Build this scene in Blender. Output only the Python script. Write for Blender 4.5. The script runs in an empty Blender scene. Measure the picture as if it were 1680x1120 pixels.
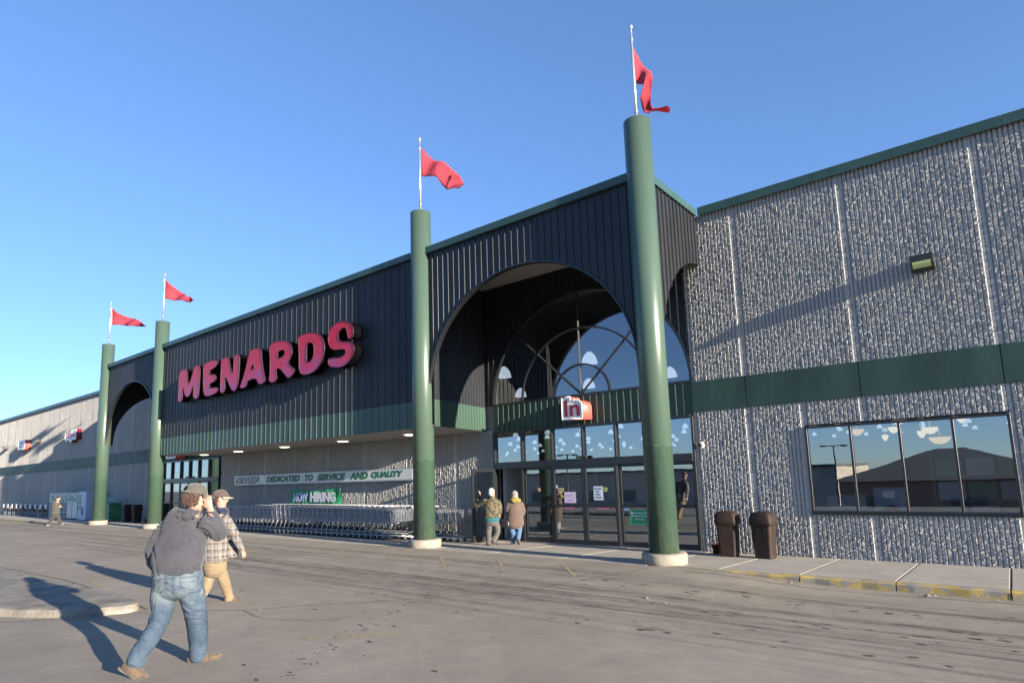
import bpy, bmesh, math, random
import numpy as np
from mathutils import Vector, Matrix, noise, bvhtree
random.seed(4); rng = np.random.default_rng(4)
PI = math.pi
S = bpy.context.scene
COL = S.collection

# ------------------------------------------------------------------ camera
cam = bpy.data.cameras.new('camera'); cam_o = bpy.data.objects.new('camera', cam); COL.objects.link(cam_o)
Rv = Vector((0.77737, 0.62823, -0.03192)); Uv = Vector((0.10871, -0.08419, 0.99050)); Fv = Vector((-0.61958, 0.77346, 0.13374))
CAM = Vector((5.3837, -13.4359, 1.8))
m = Matrix((Rv, Uv, -Fv)).transposed().to_4x4(); m.translation = CAM
cam_o.matrix_world = m
cam.sensor_width = 36; cam.lens = 1005.54 / 1680 * 36; cam.shift_x = 0.0028; cam.shift_y = 0.0497
cam.clip_end = 1500; cam.clip_start = 0.1
S.camera = cam_o

# ------------------------------------------------------------------ light
SUN_AZ = math.radians(5.3); SUN_EL = math.radians(10.8)
sun_dir = Vector((math.cos(SUN_AZ) * math.cos(SUN_EL), -math.sin(SUN_AZ) * math.cos(SUN_EL), math.sin(SUN_EL)))
W = bpy.data.worlds.new('World'); S.world = W; W.use_nodes = True
nt = W.node_tree
sky = nt.nodes.new('ShaderNodeTexSky'); sky.sky_type = 'NISHITA'; sky.sun_disc = False
sky.sun_elevation = SUN_EL; sky.sun_rotation = math.atan2(sun_dir.x, sun_dir.y)
sky.air_density = 1.0; sky.dust_density = 0.0; sky.ozone_density = 2.0; sky.altitude = 1800
tint = nt.nodes.new('ShaderNodeMix'); tint.data_type = 'RGBA'; tint.blend_type = 'MULTIPLY'; tint.inputs[0].default_value = 1.0; tint.inputs[7].default_value = (0.73, 0.985, 1.42, 1)
gmn = nt.nodes.new('ShaderNodeGamma'); gmn.inputs[1].default_value = 0.72; nt.links.new(sky.outputs[0], gmn.inputs[0]); nt.links.new(gmn.outputs[0], tint.inputs[6]); nt.links.new(tint.outputs[2], nt.nodes['Background'].inputs[0]); nt.nodes['Background'].inputs[1].default_value = 0.095
sl = bpy.data.lights.new('sun', 'SUN'); sl.energy = 5.0; sl.angle = math.radians(0.5); sl.color = (1.0, 0.88, 0.72)
so = bpy.data.objects.new('sun', sl); COL.objects.link(so)
so.rotation_euler = (-sun_dir).to_track_quat('-Z', 'Y').to_euler()
S.view_settings.view_transform = 'Standard'; S.view_settings.look = 'None'
S.view_settings.gamma = 1; S.view_settings.use_curve_mapping = False; S.view_settings.exposure = 1.73

# ------------------------------------------------------------------ materials
MATS = {}
def mat(name, col, rough=0.6, metal=0.0, col2=None, scale=4.0, stretch=(1, 1, 1), bump=0.0, bscale=30.0, bstretch=(1, 1, 1),
        spec=0.5, emit=None, estr=0.0, detail=6, lo=0.35, hi=0.65, coat=0.0):
    if name in MATS: return MATS[name]
    M = bpy.data.materials.new(name); M.use_nodes = True; t = M.node_tree; b = t.nodes['Principled BSDF']
    b.inputs['Base Color'].default_value = (*col, 1); b.inputs['Roughness'].default_value = rough; b.inputs['Metallic'].default_value = metal
    b.inputs['Specular IOR Level'].default_value = spec; b.inputs['Coat Weight'].default_value = coat
    tc = t.nodes.new('ShaderNodeTexCoord')
    if col2:
        mp = t.nodes.new('ShaderNodeMapping'); mp.inputs['Scale'].default_value = stretch; t.links.new(tc.outputs['Object'], mp.inputs[0])
        n = t.nodes.new('ShaderNodeTexNoise'); n.inputs['Scale'].default_value = scale; n.inputs['Detail'].default_value = detail; n.inputs['Roughness'].default_value = 0.62
        t.links.new(mp.outputs[0], n.inputs['Vector'])
        r = t.nodes.new('ShaderNodeValToRGB'); r.color_ramp.elements[0].color = (*col, 1); r.color_ramp.elements[1].color = (*col2, 1)
        r.color_ramp.elements[0].position = lo; r.color_ramp.elements[1].position = hi
        t.links.new(n.outputs[0], r.inputs[0]); t.links.new(r.outputs[0], b.inputs['Base Color'])
    if bump:
        mp2 = t.nodes.new('ShaderNodeMapping'); mp2.inputs['Scale'].default_value = bstretch; t.links.new(tc.outputs['Object'], mp2.inputs[0])
        n2 = t.nodes.new('ShaderNodeTexNoise'); n2.inputs['Scale'].default_value = bscale; n2.inputs['Detail'].default_value = 5
        t.links.new(mp2.outputs[0], n2.inputs['Vector'])
        bp = t.nodes.new('ShaderNodeBump'); bp.inputs['Strength'].default_value = bump; bp.inputs['Distance'].default_value = 0.02
        t.links.new(n2.outputs[0], bp.inputs['Height']); t.links.new(bp.outputs[0], b.inputs['Normal'])
    if emit: b.inputs['Emission Color'].default_value = (*emit, 1); b.inputs['Emission Strength'].default_value = estr
    MATS[name] = M
    return M

def ramp(t, src, stops):
    r = t.nodes.new('ShaderNodeValToRGB'); e = r.color_ramp.elements
    e[0].position, e[0].color = stops[0][0], (*stops[0][1], 1); e[1].position, e[1].color = stops[1][0], (*stops[1][1], 1)
    for p, c in stops[2:]:
        q = e.new(p); q.color = (*c, 1)
    t.links.new(src, r.inputs[0]); return r.outputs[0]
def noise_n(t, vec, scale, detail=5, rough=0.6, stretch=(1, 1, 1), rot=0, dist=0):
    mp = t.nodes.new('ShaderNodeMapping'); mp.inputs['Scale'].default_value = stretch; mp.inputs['Rotation'].default_value = (0, 0, rot)
    t.links.new(vec, mp.inputs[0])
    n = t.nodes.new('ShaderNodeTexNoise'); n.inputs['Scale'].default_value = scale; n.inputs['Detail'].default_value = detail
    n.inputs['Roughness'].default_value = rough; n.inputs['Distortion'].default_value = dist
    t.links.new(mp.outputs[0], n.inputs['Vector']); return n.outputs[0]
def mixc(t, fac, a, b, mode='MIX'):
    x = t.nodes.new('ShaderNodeMix'); x.data_type = 'RGBA'; x.blend_type = mode
    for i, v in ((0, fac), (6, a), (7, b)):
        if isinstance(v, (int, float)): x.inputs[i].default_value = v
        elif isinstance(v, tuple): x.inputs[i].default_value = (*v, 1)
        else: t.links.new(v, x.inputs[i])
    return x.outputs[2]
def mth(t, op, a, b=0.0, c=None):
    x = t.nodes.new('ShaderNodeMath'); x.operation = op
    for i, v in enumerate((a, b) if c is None else (a, b, c)):
        if isinstance(v, (int, float)): x.inputs[i].default_value = v
        else: t.links.new(v, x.inputs[i])
    return x.outputs[0]
def base(name):
    M = bpy.data.materials.new(name); M.use_nodes = True; t = M.node_tree; MATS[name] = M
    return M, t, t.nodes['Principled BSDF']
def world_pos(t):
    return t.nodes.new('ShaderNodeNewGeometry').outputs['Position']
def sep(t, v):
    s = t.nodes.new('ShaderNodeSeparateXYZ'); t.links.new(v, s.inputs[0]); return s.outputs
def bump_n(t, b, h, strength, dist=0.01):
    bp = t.nodes.new('ShaderNodeBump'); bp.inputs['Strength'].default_value = strength; bp.inputs['Distance'].default_value = dist
    t.links.new(h, bp.inputs['Height']); t.links.new(bp.outputs[0], b.inputs['Normal'])

# asphalt / old concrete lot
ASPH, t, b = base('lot_paving')
P = world_pos(t); x, y, z = sep(t, P)
big = noise_n(t, P, 0.35, 4, 0.55)
c = ramp(t, big, [(0.3, (0.266, 0.236, 0.186)), (0.7, (0.33, 0.295, 0.237))])
c = mixc(t, 0.55, c, ramp(t, noise_n(t, P, 2.2, 8, 0.75), [(0.3, (0.62, 0.62, 0.64)), (0.7, (1.18, 1.16, 1.12))]), 'MULTIPLY')
c = mixc(t, 0.8, c, ramp(t, noise_n(t, P, 45, 8, 0.85), [(0.32, (0.62, 0.62, 0.63)), (0.70, (1.3, 1.28, 1.25))]), 'MULTIPLY')
st = noise_n(t, P, 1.0, 6, 0.65, (0.05, 3.4, 1), rot=0.035)
band = mth(t, 'MULTIPLY', mth(t, 'SMOOTHSTEP', -8.6, -6.2, y) if False else mth(t, 'GREATER_THAN', y, -99), 1.0)
mr = t.nodes.new('ShaderNodeMapRange'); mr.interpolation_type = 'SMOOTHSTEP'; mr.inputs[1].default_value = -8.2; mr.inputs[2].default_value = -6.0; t.links.new(y, mr.inputs[0])
mr2 = t.nodes.new('ShaderNodeMapRange'); mr2.interpolation_type = 'SMOOTHSTEP'; mr2.inputs[1].default_value = -3.6; mr2.inputs[2].default_value = -4.2; t.links.new(y, mr2.inputs[0])
trk = mth(t, 'MULTIPLY', mth(t, 'MULTIPLY', mr.outputs[0], mr2.outputs[0]), ramp(t, st, [(0.47, (0, 0, 0)), (0.60, (1, 1, 1))]))
trk = mth(t, 'MULTIPLY', trk, ramp(t, noise_n(t, P, 3.0, 6, 0.75, (0.6, 2.5, 1)), [(0.35, (0.15, 0.15, 0.15)), (0.6, (1, 1, 1))]))
c = mixc(t, mth(t, 'MULTIPLY', trk, 0.75), c, (0.055, 0.045, 0.038))
sp = noise_n(t, P, 5.5, 3, 0.5, (1, 1.6, 1))
c = mixc(t, mth(t, 'MULTIPLY', ramp(t, sp, [(0.72, (0, 0, 0)), (0.78, (1, 1, 1))]), 0.2), c, (0.06, 0.05, 0.045))
far = t.nodes.new('ShaderNodeMapRange'); far.inputs[1].default_value = -9.0; far.inputs[2].default_value = -12.0; t.links.new(y, far.inputs[0])
c = mixc(t, mth(t, 'MULTIPLY', far.outputs[0], 0.25), c, (0.11, 0.10, 0.10))
t.links.new(c, b.inputs['Base Color']); b.inputs['Roughness'].default_value = 0.9; b.inputs['Specular IOR Level'].default_value = 0.25
bump_n(t, b, mth(t, 'ADD', noise_n(t, P, 120, 4, 0.7), mth(t, 'MULTIPLY', noise_n(t, P, 9, 4, 0.6), 0.6)), 0.5, 0.008)

WALK, t, b = base('sidewalk_concrete')
P = world_pos(t)
c = ramp(t, noise_n(t, P, 1.3, 6, 0.65), [(0.3, (0.29, 0.262, 0.222)), (0.7, (0.39, 0.355, 0.305))])
c = mixc(t, 0.7, c, ramp(t, noise_n(t, P, 70, 4, 0.75), [(0.3, (0.8, 0.8, 0.8)), (0.72, (1.15, 1.14, 1.12))]), 'MULTIPLY')
c = mixc(t, mth(t, 'MULTIPLY', ramp(t, noise_n(t, P, 3.0, 5, 0.7), [(0.62, (0, 0, 0)), (0.75, (1, 1, 1))]), 0.5), c, (0.12, 0.105, 0.09))
t.links.new(c, b.inputs['Base Color']); b.inputs['Roughness'].default_value = 0.88
bump_n(t, b, noise_n(t, P, 100, 4, 0.7), 0.35, 0.006)

# yellow worn kerb
KERB, t, b = base('worn_yellow_kerb')
P = world_pos(t)
f = ramp(t, noise_n(t, P, 9, 7, 0.75, (0.7, 1, 1.4)), [(0.45, (0, 0, 0)), (0.57, (1, 1, 1))])
c = mixc(t, f, (0.24, 0.22, 0.19), ramp(t, noise_n(t, P, 3), [(0.3, (0.38, 0.26, 0.06)), (0.7, (0.48, 0.34, 0.09))]))
t.links.new(c, b.inputs['Base Color']); b.inputs['Roughness'].default_value = 0.8; bump_n(t, b, noise_n(t, P, 60), 0.5, 0.01)

# exposed aggregate ribbed concrete
RIB, t, b = base('ribbed_aggregate_concrete')
P = world_pos(t)
c = ramp(t, noise_n(t, P, 38, 5, 0.8), [(0.30, (0.20, 0.195, 0.188)), (0.50, (0.35, 0.342, 0.328)), (0.70, (0.50, 0.48, 0.45))])
c = mixc(t, 0.5, c, ramp(t, noise_n(t, P, 0.8, 4, 0.6, (1, 1, 0.35)), [(0.3, (0.8, 0.82, 0.85)), (0.7, (1.1, 1.08, 1.04))]), 'MULTIPLY')
t.links.new(c, b.inputs['Base Color']); b.inputs['Roughness'].default_value = 0.85
bump_n(t, b, noise_n(t, P, 60, 3, 0.7), 0.35, 0.012)

def metal_sheet_mat(name, col, rough, var=0.25, spec=0.5):
    M, t, b = base(name); P = world_pos(t)
    n = noise_n(t, P, 1.2, 6, 0.6, (1, 1, 0.25))
    c2 = tuple(v * (1 + var) for v in col); c1 = tuple(v * (1 - var) for v in col)
    t.links.new(ramp(t, n, [(0.3, c1), (0.7, c2)]), b.inputs['Base Color'])
    r = t.nodes.new('ShaderNodeMapRange'); r.inputs[3].default_value = rough * 0.8; r.inputs[4].default_value = rough * 1.25
    t.links.new(noise_n(t, P, 3, 5), r.inputs[0]); t.links.new(r.outputs[0], b.inputs['Roughness'])
    b.inputs['Specular IOR Level'].default_value = spec
    bump_n(t, b, noise_n(t, P, 1.6, 2, 0.5, (1, 1, 0.4)), 0.25, 0.05)
    return M
NAVY = metal_sheet_mat('dark_metal_cladding', (0.020, 0.022, 0.026), 0.38, 0.25, 0.3)
GREEN = metal_sheet_mat('green_metal_cladding', (0.042, 0.076, 0.058), 0.45, 0.25, 0.3)
NAVYF = metal_sheet_mat('dark_metal_cladding_front', (0.024, 0.027, 0.032), 0.5, 0.25, 0.18)
BANDG = metal_sheet_mat('painted_green_band', (0.026, 0.058, 0.047), 0.55, 0.35, 0.35)
CAPG = metal_sheet_mat('green_roof_trim', (0.028, 0.066, 0.054), 0.4, 0.15)

# column paint: faded above a seam, glossy repaint with runs below
COLP, t, b = base('column_green_paint')
P = world_pos(t); x, y, z = sep(t, P)
lo = mth(t, 'LESS_THAN', z, 2.25)
up = ramp(t, noise_n(t, P, 1.5, 5, 0.6, (1, 1, 0.2)), [(0.3, (0.052, 0.086, 0.065)), (0.7, (0.062, 0.10, 0.075))])
dn = ramp(t, noise_n(t, P, 2.5, 5, 0.6, (1, 1, 0.3)), [(0.3, (0.038, 0.074, 0.052)), (0.7, (0.046, 0.086, 0.060))])
c = mixc(t, lo, up, dn)
c = mixc(t, mth(t, 'MULTIPLY', lo, ramp(t, noise_n(t, P, 14, 4, 0.7), [(0.74, (0, 0, 0)), (0.78, (1, 1, 1))])), c, (0.4, 0.4, 0.36))
gz = t.nodes.new('ShaderNodeMapRange'); gz.inputs[1].default_value = 1.1; gz.inputs[2].default_value = 0.2; t.links.new(z, gz.inputs[0])
c = mixc(t, mth(t, 'MULTIPLY', mth(t, 'MULTIPLY', gz.outputs[0], ramp(t, noise_n(t, P, 9, 6, 0.8, (1, 1, 0.5)), [(0.45, (0, 0, 0)), (0.65, (1, 1, 1))])), 0.55), c, (0.13, 0.12, 0.10))
c = mixc(t, mth(t, 'MULTIPLY', ramp(t, noise_n(t, P, 5, 7, 0.8, (1, 1, 0.12)), [(0.6, (0, 0, 0)), (0.72, (1, 1, 1))]), 0.22), c, (0.16, 0.18, 0.15))
t.links.new(c, b.inputs['Base Color']); b.inputs['Roughness'].default_value = 0.33; b.inputs['Specular IOR Level'].default_value = 0.45
hh = mth(t, 'MULTIPLY', noise_n(t, P, 11, 4, 0.6, (1, 1, 0.35)), lo)
bump_n(t, b, hh, 0.55, 0.02)

PLASTER = mat('soffit_board', (0.36, 0.34, 0.31), 0.8, col2=(0.42, 0.4, 0.36), scale=2)
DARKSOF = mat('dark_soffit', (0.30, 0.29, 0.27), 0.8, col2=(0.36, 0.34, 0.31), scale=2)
BASEC = mat('column_base_concrete', (0.21, 0.185, 0.15), 0.85, col2=(0.30, 0.27, 0.22), scale=7, bump=0.4, bscale=50)
BLK = mat('black_frame_aluminium', (0.012, 0.013, 0.015), 0.35, 0.0, spec=0.6)
BLKM = mat('black_plastic', (0.015, 0.015, 0.017), 0.5)
STEEL = mat('galvanised_wire', (0.42, 0.43, 0.45), 0.35, 0.85, col2=(0.55, 0.55, 0.56), scale=20)
CHROME = mat('brushed_pole', (0.6, 0.6, 0.6), 0.35, 0.8)
WHITE = mat('white_paint', (0.72, 0.72, 0.72), 0.5, col2=(0.8, 0.8, 0.79), scale=8)
REDS = mat('sign_red_side', (0.45, 0.085, 0.07), 0.5, col2=(0.5, 0.1, 0.08), scale=6)
DKRED = mat('sign_dark_red', (0.17, 0.015, 0.03), 0.5, col2=(0.2, 0.02, 0.035), scale=20)
LETG = mat('sign_green_letter', (0.02, 0.13, 0.07), 0.5, col2=(0.025, 0.15, 0.085), scale=20)
BROWN = mat('brown_bin_plastic', (0.020, 0.0125, 0.0105), 0.62, spec=0.25, col2=(0.034, 0.021, 0.017), scale=9, bump=0.15, bscale=80)
BUCK = mat('red_bucket_plastic', (0.08, 0.014, 0.014), 0.5, col2=(0.1, 0.018, 0.016), scale=5)
SPOT = mat('oil_spot', (0.05, 0.042, 0.035), 0.85, col2=(0.10, 0.085, 0.07), scale=30)
YEL = mat('faded_yellow_paint', (0.22, 0.18, 0.12), 0.9, col2=(0.36, 0.27, 0.13), scale=9, lo=0.4, hi=0.6)
INTER = mat('store_interior_wall', (0.12, 0.12, 0.12), 0.9, col2=(0.16, 0.155, 0.15), scale=2)
INTFL = mat('store_interior_floor', (0.2, 0.195, 0.185), 0.5, col2=(0.25, 0.24, 0.23), scale=2)

GLASS, t, b = base('coated_glass')
out = t.nodes['Material Output']
gm_ = t.nodes.new('ShaderNodeNewGeometry'); dt = t.nodes.new('ShaderNodeVectorMath'); dt.operation = 'DOT_PRODUCT'
t.links.new(gm_.outputs['Incoming'], dt.inputs[0]); t.links.new(gm_.outputs['Normal'], dt.inputs[1])
cs = mth(t, 'ABSOLUTE', dt.outputs['Value']); fac = mth(t, 'ADD', mth(t, 'MULTIPLY', mth(t, 'POWER', mth(t, 'SUBTRACT', 1.0, cs), 5.0), 0.78), 0.23)
gl = t.nodes.new('ShaderNodeBsdfGlossy'); gl.inputs['Roughness'].default_value = 0.004; gl.inputs['Color'].default_value = (0.9, 0.94, 1, 1)
gb = t.nodes.new('ShaderNodeBump'); gb.inputs['Strength'].default_value = 0.014; gb.inputs['Distance'].default_value = 0.02; t.links.new(noise_n(t, world_pos(t), 2.2, 2, 0.5), gb.inputs['Height']); t.links.new(gb.outputs[0], gl.inputs['Normal'])
tr = t.nodes.new('ShaderNodeBsdfTransparent'); tr.inputs['Color'].default_value = (0.9, 0.92, 0.91, 1)
mx = t.nodes.new('ShaderNodeMixShader'); t.links.new(fac, mx.inputs[0]); t.links.new(tr.outputs[0], mx.inputs[1]); t.links.new(gl.outputs[0], mx.inputs[2])
t.links.new(mx.outputs[0], out.inputs[0])

# big letters: red acrylic, blotchy and faded to violet
LETR, t, b = base('faded_red_acrylic')
P = world_pos(t); x, y, z = sep(t, P)
mrz = t.nodes.new('ShaderNodeMapRange'); mrz.inputs[1].default_value = 5.0; mrz.inputs[2].default_value = 6.3; t.links.new(z, mrz.inputs[0])
f = mth(t, 'ADD', mth(t, 'MULTIPLY', mrz.outputs[0], 0.45), mth(t, 'MULTIPLY', noise_n(t, P, 1.7, 5, 0.6, dist=1.2), 0.9))
c = ramp(t, f, [(0.44, (0.34, 0.045, 0.15)), (0.58, (0.50, 0.016, 0.07)), (0.82, (0.52, 0.004, 0.022))])
t.links.new(c, b.inputs['Base Color']); b.inputs['Roughness'].default_value = 0.3; b.inputs['Specular IOR Level'].default_value = 0.3; bump_n(t, b, noise_n(t, P, 2.5, 3), 0.2, 0.05)

FLAG, t, b = base('red_flag_cloth')
b.inputs['Base Color'].default_value = (0.40, 0.05, 0.08, 1); b.inputs['Roughness'].default_value = 0.85
trn = t.nodes.new('ShaderNodeBsdfTranslucent'); trn.inputs['Color'].default_value = (0.6, 0.07, 0.11, 1)
mx = t.nodes.new('ShaderNodeMixShader'); mx.inputs[0].default_value = 0.4
t.links.new(b.outputs[0], mx.inputs[1]); t.links.new(trn.outputs[0], mx.inputs[2]); t.links.new(mx.outputs[0], t.nodes['Material Output'].inputs[0])
P = world_pos(t); bump_n(t, b, noise_n(t, P, 6, 3), 0.4, 0.03)

# ------------------------------------------------------------------ helpers
def link(name, me, parent=None, loc=None):
    o = bpy.data.objects.new(name, me); COL.objects.link(o)
    if parent: o.parent = parent
    if loc is not None: o.location = loc
    return o
def tag(o, label=None, cat=None, group=None, kind=None):
    if label: o['label'] = label
    if cat: o['category'] = cat
    if group: o['group'] = group
    if kind: o['kind'] = kind
    return o
def thing(name, label, cat, loc=(0, 0, 0), rz=0, group=None):
    o = bpy.data.objects.new(name, None); COL.objects.link(o); o.location = loc; o.rotation_euler = (0, 0, rz); o.empty_display_size = 0.2
    return tag(o, label, cat, group)
def copy_tree(root, loc, label=None, rz=None, scale=None):
    r = root.copy(); COL.objects.link(r); r.location = loc
    if label: r['label'] = label
    if rz is not None: r.rotation_euler = (0, 0, rz)
    if scale: r.scale = scale
    for ch in list(root.children):
        cc = ch.copy(); COL.objects.link(cc); cc.parent = r
        for g in ch.children:
            d = g.copy(); COL.objects.link(d); d.parent = cc
    return r

class MB:
    def __init__(s): s.v = []; s.f = []; s.m = []; s.sm = []
    def add(s, vs, fs, mi=0, smooth=False):
        o = len(s.v); s.v += [tuple(v) for v in vs]; s.f += [tuple(i + o for i in f) for f in fs]
        s.m += [mi] * len(fs); s.sm += [smooth] * len(fs); return s
    def box(s, x0, x1, y0, y1, z0, z1, mi=0):
        vs = [(x, y, z) for z in (z0, z1) for y in (y0, y1) for x in (x0, x1)]
        return s.add(vs, [(0, 2, 3, 1), (4, 5, 7, 6), (0, 1, 5, 4), (2, 6, 7, 3), (0, 4, 6, 2), (1, 3, 7, 5)], mi)
    def rbox(s, x0, x1, y0, y1, z0, z1, r=0.02, mi=0):          # box with bevelled vertical and top edges
        def ring(z, k): return [(x0 + k + r, y0 + k, z), (x1 - k - r, y0 + k, z), (x1 - k, y0 + k + r, z), (x1 - k, y1 - k - r, z), (x1 - k - r, y1 - k, z), (x0 + k + r, y1 - k, z), (x0 + k, y1 - k - r, z), (x0 + k, y0 + k + r, z)]
        vs = ring(z0, 0) + ring(z1 - r, 0) + ring(z1, r * 0.7)
        fs = [tuple(range(7, -1, -1)), tuple(range(16, 24))]
        for l in (0, 8):
            for i in range(8): j = (i + 1) % 8; fs.append((l + i, l + j, l + 8 + j, l + 8 + i))
        return s.add(vs, fs, mi)
    def quad(s, a, b, c, d, mi=0): return s.add([a, b, c, d], [(0, 1, 2, 3)], mi)
    def tube(s, pts, r, n=6, mi=0, smooth=True, caps=True):
        pts = [Vector(p) for p in pts]; rs = r if isinstance(r, (list, tuple)) else [r] * len(pts)
        vs = []; ref = None
        for i, p in enumerate(pts):
            d = (pts[min(i + 1, len(pts) - 1)] - pts[max(i - 1, 0)]).normalized()
            if ref is None or abs(d.dot(ref)) > 0.95: ref = Vector((0, 0, 1)) if abs(d.z) < 0.9 else Vector((1, 0, 0))
            a = (ref - d * ref.dot(d)).normalized(); ref = a; b = d.cross(a)
            for k in range(n):
                w = 2 * PI * k / n; vs.append(p + a * (rs[i] * math.cos(w)) + b * (rs[i] * math.sin(w)))
        fs = []
        for i in range(len(pts) - 1):
            for k in range(n):
                q = (k + 1) % n; fs.append((i * n + k, i * n + q, (i + 1) * n + q, (i + 1) * n + k))
        if caps: fs += [tuple(range(n - 1, -1, -1)), tuple((len(pts) - 1) * n + k for k in range(n))]
        return s.add(vs, fs, mi, smooth)
    def lathe(s, prof, n=24, c=(0, 0, 0), mi=0, smooth=True):
        vs = [(c[0] + r * math.cos(2 * PI * k / n), c[1] + r * math.sin(2 * PI * k / n), c[2] + z) for r, z in prof for k in range(n)]
        fs = []
        for i in range(len(prof) - 1):
            for k in range(n): q = (k + 1) % n; fs.append((i * n + k, i * n + q, (i + 1) * n + q, (i + 1) * n + k))
        fs += [tuple(range(n - 1, -1, -1)), tuple((len(prof) - 1) * n + k for k in range(n))]
        return s.add(vs, fs, mi, smooth)
    def build(s, name, mats, parent=None, loc=None, mesh_only=False):
        me = bpy.data.meshes.new(name); me.from_pydata(s.v, [], s.f)
        for mm in (mats if isinstance(mats, (list, tuple)) else [mats]): me.materials.append(mm)
        me.polygons.foreach_set('material_index', s.m); me.polygons.foreach_set('use_smooth', s.sm); me.update()
        if mesh_only: return me
        return link(name, me, parent, loc)

def add_bevel(o, w=0.006, seg=1):
    md = o.modifiers.new('bevel', 'BEVEL'); md.width = w; md.segments = seg; md.limit_method = 'ANGLE'; return o

def text_mesh(name, s, size, mat_, parent=None, loc=(0, 0, 0), rot=(PI / 2, 0, 0), depth=0.004, bold=0.0, shear=0.0, align='LEFT', sx=1.0, spacing=1.0, fit=None):
    cu = bpy.data.curves.new('txt', 'FONT'); cu.body = s; cu.size = size; cu.extrude = depth; cu.offset = bold; cu.shear = shear
    cu.align_x = align; cu.space_character = spacing; cu.resolution_u = 3
    tmp = bpy.data.objects.new('txt', cu); COL.objects.link(tmp)
    me = bpy.data.meshes.new_from_object(tmp); me.name = name
    bpy.data.objects.remove(tmp)
    if fit:
        co = np.empty(len(me.vertices) * 3); me.vertices.foreach_get('co', co); co = co.reshape(-1, 3)
        w = co[:, 0].max() - co[:, 0].min(); x0 = co[:, 0].min(); co[:, 0] = (co[:, 0] - x0) * fit[0] / w
        h = co[:, 1].max() - co[:, 1].min(); co[:, 1] = (co[:, 1] - co[:, 1].min()) * fit[1] / h
        me.vertices.foreach_set('co', co.ravel()); me.update()
    me.materials.clear(); me.materials.append(mat_)
    o = link(name, me, parent, loc); o.rotation_euler = rot; o.scale = (sx, 1, 1)
    return o

def smooth_poly(poly, it=1):                      # Chaikin rounding of a closed outline
    for _ in range(it):
        q = []
        for i, a in enumerate(poly):
            b = poly[(i + 1) % len(poly)]
            q += [(a[0] * .75 + b[0] * .25, a[1] * .75 + b[1] * .25), (a[0] * .25 + b[0] * .75, a[1] * .25 + b[1] * .75)]
        poly = q
    return poly
def prism_xz(outlines, y0, y1, mi_face=0, mi_side=1):
    """solid with outer outline + holes in the XZ plane, front at y0 (towards the viewer), back at y1"""
    bm = bmesh.new(); loops = []
    for ol in outlines:
        vs = [bm.verts.new((a, y0, c)) for a, c in ol]
        loops.append((vs, [bm.edges.new((vs[i], vs[(i + 1) % len(vs)])) for i in range(len(vs))]))
    res = bmesh.ops.triangle_fill(bm, use_beauty=True, use_dissolve=False, edges=[e for l in loops for e in l[1]], normal=(0, -1, 0))
    for f in bm.faces:
        f.material_index = mi_face
        if f.normal.y > 0: f.normal_flip()
    for vs, es in loops:
        back = [bm.verts.new((v.co.x, y1, v.co.z)) for v in vs]
        for i in range(len(vs)):
            j = (i + 1) % len(vs)
            f = bm.faces.new((vs[i], back[i], back[j], vs[j])); f.material_index = mi_side; f.smooth = True
    bmesh.ops.recalc_face_normals(bm, faces=bm.faces)
    me = bpy.data.meshes.new('prism'); bm.to_mesh(me); bm.free(); return me

# ------------------------------------------------------------------ ground
def sm(e0, e1, v):
    k = min(1, max(0, (v - e0) / (e1 - e0))); return k * k * (3 - 2 * k)
def ground_z(x, y):
    if y > -2.98: return -0.06
    if y < -16: return -3.5 * sm(16, 38, -y)
    rx = (1 - sm(1.0, 3.4, x)) * sm(-40, -31, x)
    return 0.12 * rx * (1 - sm(3.0, 6.5, -y))
def walk_z(y): return 0.04 * min(3.0, -y) + 0.004
xs = [-600, -300, -150, -90, -60] + [-50 + 1.5 * i for i in range(30)] + [-5 + 0.5 * i for i in range(27)] + [9, 12, 20, 40, 90, 200, 600]
ys = [-600, -200, -100, -60, -45] + [-38 + 2 * i for i in range(12)] + [-15, -13, -11, -9, -8, -7.5, -7] + [-6.5 + 0.25 * i for i in range(14)] + [-3.0, -2.97, 0.3, 40, 300]
g = MB(); nx = len(xs)
g.add([(x, y, ground_z(x, y)) for y in ys for x in xs], [(j * nx + i, j * nx + i + 1, (j + 1) * nx + i + 1, (j + 1) * nx + i) for j in range(len(ys) - 1) for i in range(nx - 1)], 0, True)
lot = tag(g.build('parking_lot', ASPH), 'grey brown paved lot with dark tyre streaks in front of the store', kind='structure')

# sidewalk of separate slabs
walk = tag(bpy.data.objects.new('sidewalk', None), 'pale concrete sidewalk along the store wall', kind='structure'); COL.objects.link(walk)
def slab(x0, x1, y0, y1, parent, mat_=None):
    b = MB(); z0, z1 = walk_z(y0), walk_z(y1); gp = 0.006; x0 += gp; x1 -= gp; y0 += gp; y1 -= gp; e = 0.012
    vs = [(x0, y0, -0.15), (x1, y0, -0.15), (x1, y1, -0.15), (x0, y1, -0.15), (x0, y0, z0 - e), (x1, y0, z0 - e), (x1, y1, z1 - e), (x0, y1, z1 - e),
          (x0 + e, y0 + e, z0), (x1 - e, y0 + e, z0), (x1 - e, y1 - e, z1), (x0 + e, y1 - e, z1)]
    b.add(vs, [(0, 1, 5, 4), (1, 2, 6, 5), (2, 3, 7, 6), (3, 0, 4, 7), (4, 5, 9, 8), (5, 6, 10, 9), (6, 7, 11, 10), (7, 4, 8, 11), (8, 9, 10, 11)])
    return b.build('slab', mat_ or WALK, parent)
jx = [0.14 + 1.275 * i for i in range(8)]
for i in range(len(jx) - 1): slab(jx[i], jx[i + 1], -2.93, 0.02, walk)
k = 0.14
while k > -62:
    w = 1.9
    slab(k - w, k, -2.93, -1.5, walk); slab(k - w, k, -1.5, 0.02, walk); k -= w
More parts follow.
